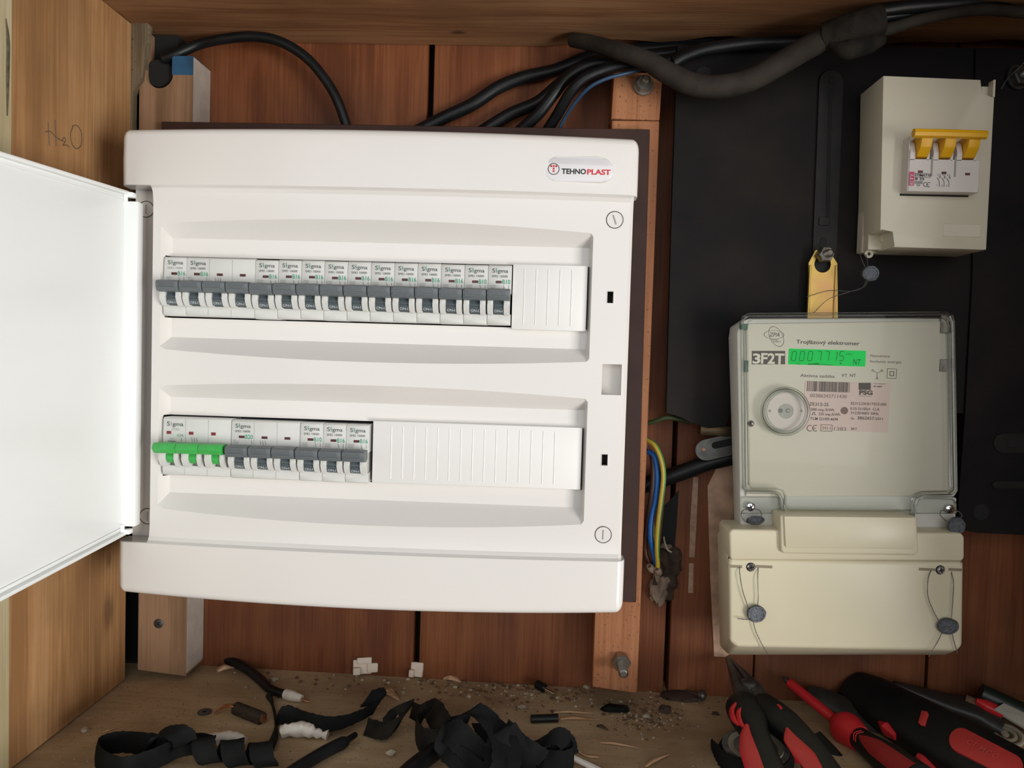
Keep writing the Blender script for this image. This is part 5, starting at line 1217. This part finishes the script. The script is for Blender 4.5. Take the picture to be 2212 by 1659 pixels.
lump(bm, fp_(1196, 1614, .014), .0042, 4, .3, 2); lt('curled_tape', 'knotted end of black tape right of the big heap, over a pale stick', 'tape', bm, M['tape'], TG)
# black cables at the front edge
bm = new(); tube(bm, [fp_(600, 1690, .005), fp_(650, 1655, .005), fp_(700, 1625, .005), (fp_(740, 1605, .005)), fp_(752, 1598, .005), fp_(768, 1587, .005)], [.0048, .0048, .0048, .0048, .0026, .0022], 12, 6); lt('cable_offcut', 'black cable end with a thinner tip, pointing up right at the front edge', 'cable offcut', bm, M['rubber'])
bm = new(); tube(bm, [fp_(860, 1690, .006), fp_(890, 1662, .006), fp_(930, 1630, .006), fp_(968, 1606, .007)], [.0066, .0068, .0066, .006], 14, 6); lt('cable_offcut', 'thick black cable end coming out from under the big tape heap at left', 'cable offcut', bm, M['rubber'])
bm = new(); tube(bm, [fp_(1210, 1622, .008), fp_(1245, 1640, .004), fp_(1290, 1662, .0025), fp_(1330, 1684, .0025)], [.0016, .0022, .0024, .0024], 8, 5); lt('pale_stick', 'pale thin stick leading out of the knotted tape to the front edge', 'stick', bm, M['white_tape'])
bm = new(); tube(bm, [fp_(1234, 1618, .0016), fp_(1250, 1624, .0016), fp_(1268, 1633, .0014), fp_(1292, 1635, .0012)], .0008, 6, 5); lt('wood_splinter', 'thin bent fibre just right of the knotted tape', 'splinter', bm, M['splinter'])
# white wrapped rolls
def wrap(lab, pts, r, tw):
    bm = new(); tube(bm, [fp_(*p) for p in pts], r, 14, 10)
    for v_ in bm.verts: v_.co += V(.2, .3, 1) * mnoise.noise(V(v_.co.x * 260, v_.co.y * 120, v_.co.z * 260)) * tw
    o = tag(obj('white_wrap', bm, M['white_tape'], None, True), lab, 'wrap', 'crumpled white wraps'); return o
wrap('crumpled white wrap behind the spiral tape', [(440, 1602, .004), (462, 1597, .006), (500, 1594, .008), (530, 1600, .008)], [.0028, .0048, .0044, .003], .0014)
wrap('twisted white wrap just below the long strip of black tape', [(607, 1582, .004), (625, 1577, .0055), (652, 1575, .006), (668, 1580, .0055), (688, 1584, .004), (708, 1588, .0035)], [.0044, .0052, .0058, .0046, .0038, .0030], .0018)
# white plastic clips
def clip_(lab, u, v, sx, sz, rot, sd):
    c = fp_(u, v, 0); r_ = random.Random(sd); t = thing('plastic_clip', lab, 'clip', c, 'broken white plastic clips')
    b = new(); q = sz * .62
    box(b, -sx / 2, sx / 2, -.004, .0, .0, sz, .0006, 1); box(b, -sx / 2, -sx * .1, -.009, -.004, .0, sz * .5, .0006, 1)
    if sd == 1: box(b, sx * .25, sx * .85, -.006, .001, .001, sz * .75, .0015, 2); box(b, -sx * .3, sx * .5, -.006, -.002, sz * .7, sz * 1.15, .0006, 1)
    bmesh.ops.rotate(b, verts=b.verts, matrix=Matrix.Rotation(rot, 3, 'Z') @ Matrix.Rotation(-.25, 3, 'X')); bmesh.ops.translate(b, verts=b.verts, vec=c + V(0, .004, .0018)); obj('body', b, M['clip_white'], t, True)
clip_('larger broken white plastic clip against the back boards', 780, 1463, .017, .013, .25, 1); clip_('smaller square white plastic clip just left of the board joint', 899, 1469, .0115, .0130, -.15, 2)
# heat shrink piece, ferrule, screw, leaf etc.
bm = new(); tube(bm, [fp_(1147, 1553, .0035), fp_(1176, 1552, .0035), fp_(1205, 1551, .0035)], .0034, 14, 2, smooth=False); t = lt('rubber_piece', 'short straight black rubber tube near the splinters', 'tube', bm, M['rubber'])
t2 = thing('cable_lug', 'small shiny metal lug with a black end by the back boards', 'lug', fp_(1178, 1492))
bm = new(); tube(bm, [fp_(1160, 1478, .006), fp_(1176, 1487, .005)], .0040, 12, 1, smooth=False); obj('black_end', bm, M['rubber'], t2, True)
bm = new(); tube(bm, [fp_(1176, 1487, .0045), fp_(1199, 1499, .0035)], .0023, 12, 1, smooth=False); obj('metal_end', bm, M['chrome'], t2, True)
def splinter(lab, a, b_, w, mt=M['splinter'], h=.0008):
    p, q = fp_(*a, h), fp_(*b_, h); m_ = p.lerp(q, .4) + V(0, w * .2, w * .2); bm = new(); tube(bm, [p, m_, q], [w * .3, w * .55, w * .12], 5, 3, flat=.5); lt('wood_splinter', lab, 'splinter', bm, mt, 'wood splinters', False)
splinter('longest pale splinter, above the black rubber tube', (1196, 1539), (1280, 1541), .0036); splinter('orange wood splinter pointing right beside the rubber tube', (1210, 1553), (1285, 1555), .0048)
splinter('thin orange splinter alone in the middle of the floor', (1297, 1604), (1380, 1616), .0034); splinter('short pale sliver at the left wall foot', (222, 1582), (252, 1573), .0022)
splinter('broad brown sliver behind the black clump', (822, 1492), (862, 1512), .009, M['splinter']); splinter('pale chip of wood below the cable stub near the back boards', (470, 1450), (506, 1443), .009, M['splinter'])
splinter('brown chip against the back boards between the clips and the post', (958, 1466), (995, 1473), .009, M['splinter']); splinter('long faint sliver right of the tape knot', (1395, 1655), (1445, 1630), .004, M['splinter'])
splinter('thin stick leaning at the foot of the board joint right of the post', (1424, 1484), (1462, 1452), .003, M['splinter'])
def blob(name, lab, cat, u, v, r, m, sd, sc=(1, 1, .5), g=None):
    bm = new(); lump(bm, fp_(u, v, r * sc[2] * .7), r, sd, .45, 2, sc, FZ(.3) - .002); lt(name, lab, cat, bm, m, g)
blob('dirt_scrap', 'black shrivelled scrap just in front of the post', 'scrap', 1328, 1531, .0072, M['tape'], 3, (1.6, .8, .35)); blob('dirt_scrap', 'round dark scrap right of the post foot', 'scrap', 1436, 1532, .0056, M['dirt'], 5, (1, 1, .7))
blob('dead_leaf', 'flat brown dead leaf behind the dark scrap, right of the post', 'leaf', 1470, 1504, .0145, M['leaf'], 7, (1.3, .8, .16)); blob('dirt_scrap', 'small black scrap left of the pliers', 'scrap', 1546, 1541, .0030, M['leaf'], 9)
blob('cloth_scrap', 'dark flat scrap in the corner behind the pliers', 'scrap', 1700, 1500, .009, M['leaf'], 11, (1.2, .8, .2))
splinter('small dark stick below the orange splinters', (1289, 1568), (1314, 1577), .0040, M['leaf'])
t3 = thing('wall_bolt', 'dusty bolt lying flat near the back boards, right of the post', 'bolt', fp_(1490, 1500))
bm = new(); tube(bm, [fp_(1464, 1486, .003), fp_(1512, 1503, .003)], .0016, 8, 1, smooth=False); obj('shank', bm, M['leaf'], t3, True); bm = new(); lathe(bm, [(0, 0), (.0042, .0), (.0046, .003), (.003, .005), (0, .005)], fp_(1512, 1501, .0045), (.8, -.5, .1), 14); obj('head', bm, M['steel_dark'], t3, True)
# larger crumbs, one by one
rc = random.Random(11)
named = [(1128, 1527, .0034, 'largest pale stone chip in the middle of the floor'), (1396, 1547, .0030, 'pale chip among the brown shavings right of the post'), (1268, 1484, .0030, 'pale chip touching the left side of the post'), (1303, 1529, .0026, 'pale chip beside the black shrivelled scrap'), (592, 1467, .0034, 'pale chip right of the black cable stub'), (183, 1577, .0030, 'pale chip at the foot of the left wall'), (843, 1626, .0034, 'white flake between the two front cable ends')]
for (u, v, r, lab) in named:
    bm = new(); lump(bm, fp_(u, v, r * .5), r, rc.random() * 50, .35, 2, (1.1, .9, .6)); lt('plaster_chip', lab, 'chip', bm, M['crumb'])
bm = new()
def crumb(u, v, r, k):
    c = fp_(u, v, r * .35); rr = bmesh.ops.create_icosphere(bm, subdivisions=1, radius=1)
    for vv in rr['verts']:
        s_ = 1 + rc.uniform(-.45, .45); vv.co = V(vv.co.x * r * s_, vv.co.y * r * s_, vv.co.z * r * .6) + c
    for f in {f for vv in rr['verts'] for f in vv.link_faces}: f.material_index = k
def back_v(u): return 1440 + (u - 430) * .048
for _ in range(420):
    u = rc.gauss(1180, 150) if rc.random() < .7 else rc.uniform(500, 1560); v = back_v(u) + abs(rc.gauss(0, 26)) + 3
    if u < 440 or u > 1570 or (1283 < u < 1388 and v < 1508): continue
    crumb(u, v, rc.choice((.0006, .0008, .0010, .0012, .0014, .0020)), rc.choice((0, 1, 1)))
for _ in range(260):
    u, v = rc.gauss(1395, 45), rc.gauss(1548, 18); 
    if v > 1512: crumb(u, v, rc.choice((.0005, .0008, .0010, .0014)), rc.choice((0, 1, 1)))
for _ in range(900):
    u = rc.uniform(110, 1800); v = rc.uniform(1470, 1680)
    if u < 265 and v < 1480 + (265 - u) * .85: continue
    crumb(u, v, rc.choice((.0003, .0004, .0005, .0006)), rc.choice((0, 0, 1)))
o = obj('sawdust', bm, None, mats=[M['crumb'], M['crumb_brown']]); tag(o, 'crumbs of plaster and sawdust scattered over the floor', 'crumbs', kind='stuff')
# ---------------------------------------------------------------- tools at the lower right
def sweep(bm, path, secs, seg=16, n=6, nrm=V(0, -1, .35)):
    """secs: (half width, half thickness) at the control points; flat elliptical section"""
    cp = catmull(path, n); m = len(path) - 1; K = len(cp); rings = []
    for i in range(K):
        t = i / (K - 1) * m; a = min(int(t), m - 1); f = t - a
        w = secs[a][0] + (secs[a + 1][0] - secs[a][0]) * f; h = secs[a][1] + (secs[a + 1][1] - secs[a][1]) * f
        T_ = (cp[min(i + 1, K - 1)] - cp[max(i - 1, 0)]).normalized(); N_ = (nrm - T_ * nrm.dot(T_)).normalized(); S_ = T_.cross(N_)
        rg = []
        for k in range(seg):
            q = 2 * math.pi * k / seg; cx, sy = math.cos(q), math.sin(q)
            e_ = .75; rg.append(bm.verts.new(cp[i] + S_ * math.copysign(abs(cx) ** e_, cx) * w + N_ * math.copysign(abs(sy) ** e_, sy) * h))
        rings.append(rg)
    for A, B in zip(rings, rings[1:]):
        for k in range(seg): bm.faces.new((A[k], A[(k + 1) % seg], B[(k + 1) % seg], B[k]))
    bm.faces.new(rings[0][::-1]); bm.faces.new(rings[-1])
    return cp
def Q(u, v, Y): return P(u, v, Y)
# long-nose pliers
pl_ = thing('pliers', 'long-nose pliers with black and red handles, jaws leaning on the back boards', 'pliers', Q(1640, 1540, .06))
pA, pB = PH(1660, 1620, .024), Q(1572, 1423, .120)
NP = (pB - pA).normalized().cross(V(1, 0, .0)).normalized(); NP = NP if NP.y < 0 else -NP
K = plane_of(pA, NP)
bm = new(); sweep(bm, [K(1571, 1422), K(1588, 1462), K(1606, 1500), K(1622, 1530)], [(.0016, .002), (.0046, .004), (.0080, .005), (.0085, .005)], nrm=NP); obj('jaw', bm, M['steel_dark'], pl_, True)
bm = new(); sweep(bm, [K(1573, 1422, -.001), K(1606, 1459, -.001), K(1634, 1494, -.001), K(1650, 1530, -.001)], [(.0012, .002), (.0034, .0045), (.0066, .0055), (.0085, .0055)], nrm=NP); obj('jaw', bm, M['steel_dark'], pl_, True)
bm = new(); c = K(1616, 1486); lathe(bm, [(.0062, 0), (.0062, .0052), (.0050, .0060), (0, .0062)], c, NP, 24); obj('pivot', bm, M['steel_dark'], pl_, True)
def handle(path, secs, name='handle'):
    bm = new(); sweep(bm, [K(*p) for p in path], secs, nrm=NP, seg=20, n=8); return obj(name, bm, M['rubber_grip'], pl_, True)
def inlay(par, path, ws, off=.0068, m=M['red_grip'], th=.0014):
    bm = new(); sweep(bm, [K(u, v, off) for u, v in path], [(w, th) for w in ws], nrm=NP, seg=14, n=8); return obj('inlay', bm, m, par, True)
hB = handle([(1646, 1512, -.001), (1662, 1532, -.001), (1690, 1560), (1722, 1592), (1756, 1632), (1792, 1690), (1818, 1740), (1846, 1800), (1850, 1812)], [(.0080, .0060), (.0125, .0075), (.0145, .0080), (.0125, .0080), (.0120, .0075), (.0135, .0075), (.0125, .0075), (.0125, .0075), (.004, .003)])
hA = handle([(1612, 1510), (1606, 1530), (1619, 1558), (1634, 1592), (1650, 1640), (1676, 1700), (1698, 1750), (1716, 1810), (1719, 1824)], [(.0090, .0065), (.0140, .0082), (.0140, .0082), (.0098, .0078), (.0112, .0078), (.0120, .0078), (.012, .0078), (.012, .0075), (.004, .003)])
inlay(hA, [(1613, 1567), (1612, 1590), (1620, 1625), (1634, 1670), (1652, 1716)], [.0015, .0044, .0074, .0070, .001], .0064)
inlay(hA, [(1641, 1577), (1643, 1595), (1648, 1614)], [.0006, .0024, .0006], .0058)
for k, (du, dv) in enumerate(((0, 0), (14, 7))):
    bm = new(); tube(bm, [K(1590 + du, 1521 + dv, .0060), K(1581 + du, 1535 + dv, .0062), K(1584 + du, 1552 + dv, .0062), K(1595 + du, 1566 + dv, .0060)], [.0018, .0022, .0022, .0010], 8, 6); obj('red_rib', bm, M['red_grip'], hA, True)
inlay(hB, [(1700, 1575), (1712, 1600), (1737, 1630), (1764, 1672), (1784, 1706)], [.0012, .0066, .0086, .0062, .001], .0066)
inlay(hB, [(1714, 1563), (1744, 1588), (1772, 1618), (1794, 1650)], [.0006, .0012, .0016, .0014], .0058)
bm = new(); tube(bm, [K(1680, 1524, .0060), K(1686, 1531, .0062), K(1687, 1542, .0062)], [.0014, .0018, .0012], 8, 5); obj('red_rib', bm, M['red_grip'], hB, True)
# second red handle under it
bm = new(); sweep(bm, [Q(1712, 1618, .034), Q(1722, 1645, .026), Q(1738, 1690, .014)], [(.005, .006), (.0095, .008), (.0100, .008)], nrm=NP); hh = tag(obj('tool_handle', bm, M['red_grip'], None, True), 'red tool handle end between the pliers handles at the bottom edge', 'tool handle')
bm = new(); sweep(bm, [Q(1737, 1632, .026), Q(1752, 1660, .020), Q(1768, 1690, .012)], [(.003, .006), (.0060, .007), (.006, .007)], nrm=NP); obj('black_side', bm, M['rubber_grip'], hh, True)
# roll of tape under the pliers
tr = thing('tape_roll', 'used roll of black tape with a pale cardboard core, under the pliers', 'tape roll', PH(1640, 1605))
c = PH(1632, 1622, .009); ax_ = V(-.04, -.10, .99).normalized()
bm = new(); lathe(bm, [(.0165, -.007), (.0165, .0040), (.0205, .0050), (.0205, -.007), (.0165, -.007)], c, ax_, 44); obj('core', bm, M['kraft'], tr, True)
bm = new(); lathe(bm, [(.0207, -.007), (.0207, .0030), (.0255, .0025), (.0285, -.003), (.0280, -.007), (.0207, -.007)], c, ax_, 44)
for v_ in bm.verts: v_.co += (v_.co - c).normalized() * mnoise.noise(v_.co * 90) * .0012
obj('tape_layers', bm, M['tape'], tr, True)
bm = new(); lathe(bm, [(.0212, .0036), (.0252, .0033)], c, ax_, 44)
o = obj('worn_rim', bm, mat('worn_grey_tape_edge', (.16, .16, .14), .6, var=.5, vscale=90), tr, True); o['label'] = 'worn grey greenish rim'
bm = new(); ribbon(bm, [PH(1650, 1668, .008), PH(1600, 1660, .008), PH(1565, 1645, .008), PH(1548, 1625, .009), PH(1537, 1606, .010)], [V(0, .2, 1)] * 5, [.016, .016, .015, .012, .007], .0005, 6, .001); obj('loose_end', bm, M['tape'], tr, True)
pc = PH(1676, 1612, .010); bm = new(); lathe(bm, [(.0163, .0), (.0163, .0006), (0, .0006)], c - ax_ * .0065, ax_, 36); cr_ = obj('core_label', bm, M['beige_label'], tr, True); cr_['label'] = 'printed beige inside of the roll'
# screwdriver
sd = thing('screwdriver', 'insulated screwdriver with a red shaft and red collar, black and red handle', 'screwdriver', Q(1850, 1590, .05))
a, b_ = Q(1690, 1462, .116), Q(1812, 1562, .070); d = (b_ - a).normalized(); NS = V(.2, -.8, .55).normalized()
bm = new(); lathe(bm, [(.0010, 0), (.0026, .004), (.0030, .0085), (0, .0086)], a, d, 12); obj('tip', bm, M['steel_dark'], sd, True)
bm = new(); lathe(bm, [(.0038, .0075), (.0042, .0085), (.0044, (b_ - a).length), (0, (b_ - a).length)], a, d, 20); obj('shaft', bm, M['red_grip'], sd, True)
L0 = (b_ - a).length; e_ = PH(1998, 1700, .013); d2 = (e_ - b_).normalized()
bm = new(); lathe(bm, [(.0045, -.004), (.0085, -.001), (.0128, .007), (.0135, .013), (.0115, .021), (.0100, .028), (0, .028)], b_, d2, 28); obj('collar', bm, M['red_grip'], sd, True)
LH = (e_ - b_).length
bm = new(); lathe(bm, [(0, .015), (.0076, .0152), (.0086, .022), (.0098, .040), (.0122, .060), (.0138, LH - .004), (.010, LH), (0, LH)], b_, d2, 30); hd = obj('handle', bm, M['rubber_grip'], sd, True)
s_, u_, _d = frame_of(d2); NS = (cam_pos + V(.03, 0, .05) - b_).normalized(); top_ = (NS - d2 * NS.dot(d2)).normalized(); side = d2.cross(top_)
def onh(t, ang, r): return b_ + d2 * t + (top_ * math.cos(ang) + side * math.sin(ang)) * r
def patch(par, t0, t1, a0, w0, w1, rf, m, name='inlay', n=10):
    bm = new(); cols = []
    for i in range(n + 1):
        q = i / n; t = t0 + (t1 - t0) * q; w = w0 + (w1 - w0) * q; 
        if name == 'inlay': w = w1 * min(1, (q * 3.2) ** .6) 
        cols.append([onh(t, a0 + w * (j / 6 - .5), rf(t)) for j in range(7)])
    grid_faces(bm, cols); bmesh.ops.solidify(bm, geom=bm.faces[:], thickness=.0004); return obj(name, bm, m, par, True)
def rh(t):
    return (.0086 + (t - .022) / .018 * .0012 if t < .04 else .0098 + (t - .04) / .02 * .0024 if t < .06 else .0122 + (t - .06) / (LH - .064) * .0016) + .0004
patch(hd, .036, LH - .006, -.05, .2, 1.15, rh, M['grip_coral'])
for (t, ang) in ((.0235, .05), (.0235, 1.15), (.0235, -.95)): patch(hd, t, t + .006, ang, .30, .30, lambda t: .0092, M['red_grip'], 'red_mark', 3)
for k in range(2):
    bm = new(); tube(bm, [onh(.034 + k * .0024, -.55, .0098), onh(.0315 + k * .0024, 0, .0098), onh(.034 + k * .0024, .55, .0098)], .00045, 6, 6); obj('red_mark', bm, M['red_grip'], hd, True)
# big cable-stripping knife
kn = thing('cable_tool', 'large black cable tool with a coral oval inlay, diagonal at the lower right', 'tool', Q(2020, 1560, .05))
NK = V(-.25, -.62, .75).normalized()
kc = [PH(1830, 1480, .017), PH(1842, 1486, .017), PH(1882, 1508, .017), PH(1960, 1554, .017), PH(2060, 1611, .017), PH(2160, 1670, .017), PH(2290, 1745, .017), PH(2350, 1780, .017)]
NK = (NK - (kc[5] - kc[2]).normalized() * NK.dot((kc[5] - kc[2]).normalized())).normalized()
bm = new(); sweep(bm, kc, [(.006, .006), (.0170, .0105), (.0215, .0125), (.0235, .0135), (.0245, .014), (.0250, .0145), (.024, .0145), (.012, .008)], seg=24, n=6, nrm=NK)
kb_ = obj('body', bm, M['rubber_grip'], kn, True)
KN = plane_of(kc[3].lerp(kc[5], .5), NK)
def surf_plate(pts_uv, off, th, m, name, par, bev=.0006):
    ps = [KN(u, v, off) for u, v in pts_uv]; b = new(); hexa(b, [p + NK * th for p in ps], [p - NK * .004 for p in ps], bev, 2); return obj(name, b, m, par, True)
def stad(p0, p1, r, n=10):
    a, b_ = V(p0[0], 0, p0[1]), V(p1[0], 0, p1[1]); d = (b_ - a).normalized(); q_ = V(-d.z, 0, d.x); out = []
    for k in range(n + 1):
        w = math.pi / 2 + math.pi * k / n; p = a + (d * math.cos(w) + q_ * math.sin(w)) * r; out.append((p.x, p.z))
    for k in range(n + 1):
        w = -math.pi / 2 + math.pi * k / n; p = b_ + (d * math.cos(w) + q_ * math.sin(w)) * r; out.append((p.x, p.z))
    return out
il = surf_plate(stad((2076, 1599), (2184, 1655), 26), .0146, .0008, M['grip_coral'], 'inlay', kb_); il['label'] = 'coral oval inlay with raised letters'
surf_plate([(1991, 1536), (2003, 1538), (2006, 1543), (1998, 1568), (1988, 1566), (1984, 1562)], .0140, .0008, M['grip_coral'], 'button', kb_, .0003)
bm = new(); sweep(bm, [KN(1901, 1563, .006), KN(1916, 1576, .006), KN(1935, 1592, .006)], [(.0016, .003), (.0046, .0065), (.0020, .003)], nrm=NK); obj('thumb_slide', bm, M['red_grip'], kn, True)
# raised word on the inlay
bm = new(); pth = [(2091 + k * 13.6, 1603 + k * 7.2) for k in range(6)]
for ch, (u, v) in zip('CIMCO', pth):
    p = KN(u, v, .0146); vs, fs, a0, b0 = _glyphs(ch, .02, 0, 1)
    dx = (KN(u + 10, v + 5.4, .0146) - p).normalized(); dz = NK.cross(dx); dz = dz if dz.z > 0 else -dz
    out = [bm.verts.new(p + dx * (q[0] - a0) * .0062 + dz * (q[1] - .35) * .0062 + NK * .0012) for q in vs]
    for f in fs:
        try: bm.faces.new([out[i] for i in f])
        except Exception: pass
obj('raised_lettering', bm, mat('coral_light', (.66, .085, .075), .6), il)
bm = new(); sweep(bm, [Q(1978, 1634, .030), Q(1992, 1644, .027), Q(2012, 1662, .022), Q(2040, 1695, .014), Q(2060, 1730, .006)], [(.002, .004), (.0070, .007), (.0085, .008), (.0085, .008), (.006, .006)], nrm=NK); hh = tag(obj('tool_handle', bm, M['red_grip'], None, True), 'red handle end below the large black cable tool at the bottom edge', 'tool handle')
# black crimping handle behind with coil
bh = thing('folded_tool', 'dull black tool lying behind the large one, with a beige coil on its end', 'tool', Q(2060, 1520, .09))
bm = new(); sweep(bm, [Q(1930, 1478, .113), Q(1980, 1497, .110), Q(2050, 1520, .106), Q(2120, 1538, .101), Q(2165, 1562, .094)], [(.003, .003), (.0065, .005), (.0105, .006), (.0150, .007), (.0140, .007)], nrm=NK); obj('blade_cover', bm, mat('grey_black_plastic', (.022, .022, .020), .45, var=.3), bh, True)
cc = Q(2172, 1588, .082); bm = new()
tube(bm, ring_path(cc, NK, .0115, 14, (1.25, .8)), .0019, 8, 3, closed=True); tube(bm, ring_path(cc + NK * .001, NK, .0068, 12, (1.3, .8)), .0016, 8, 3, closed=True); lathe(bm, [(0, 0), (.0030, .0), (.0026, .003), (0, .003)], cc, NK, 12)
obj('coil', bm, M['kraft'], bh, True)
# marker behind at the right edge
mk = thing('marker_pen', 'dark green black cylinder with red side and beige label, at the right edge', 'pen', Q(2160, 1510, .10))
bm = new(); tube(bm, [Q(2118, 1497, .108), Q(2165, 1518, .102), Q(2260, 1562, .092)], .0082, 18, 3); obj('barrel', bm, M['green_black'], mk, True)
bm = new(); sweep(bm, [Q(2108, 1514, .100), Q(2130, 1524, .097), Q(2165, 1540, .093)], [(.002, .003), (.0048, .004), (.0048, .004)], nrm=NK); obj('red_side', bm, M['red_grip'], mk, True)
ps = [Q(2146, 1531, .0905), Q(2168, 1518, .0925), Q(2260, 1560, .082), Q(2245, 1590, .080)]; bm = new(); hexa(bm, ps, [p - NK * .004 for p in ps], .0004, 1); obj('paper_label', bm, M['beige_label'], mk)
bm = new(); tube(bm, [Q(2085, 1510, .106), Q(2110, 1520, .102), Q(2130, 1530, .098)], .004, 10, 3); tag(obj('scrap_piece', bm, M['crumb_brown'], None, True), 'small brownish scrap left of the dark cylinder at the right edge', 'scrap')
# black block between screwdriver and knife
bm = new(); sweep(bm, [Q(1745, 1492, .116), Q(1790, 1512, .108), Q(1850, 1545, .095), Q(1905, 1572, .082)], [(.006, .003), (.010, .004), (.011, .005), (.010, .005)], nrm=NK); tag(obj('knife_sheath', bm, mat('worn_dark_plastic', (.03, .027, .022), .5, var=.4), None, True), 'worn flat dark sheath lying between the screwdriver and the large black tool', 'sheath')
bm = new(); sweep(bm, [Q(1760, 1590, .052), Q(1800, 1640, .036), Q(1840, 1700, .022)], [(.006, .004), (.008, .005), (.008, .005)], nrm=NK); t = tag(obj('tool_handle', bm, M['rubber_grip'], None, True), 'black tool handle between pliers and screwdriver at the bottom edge', 'tool handle')
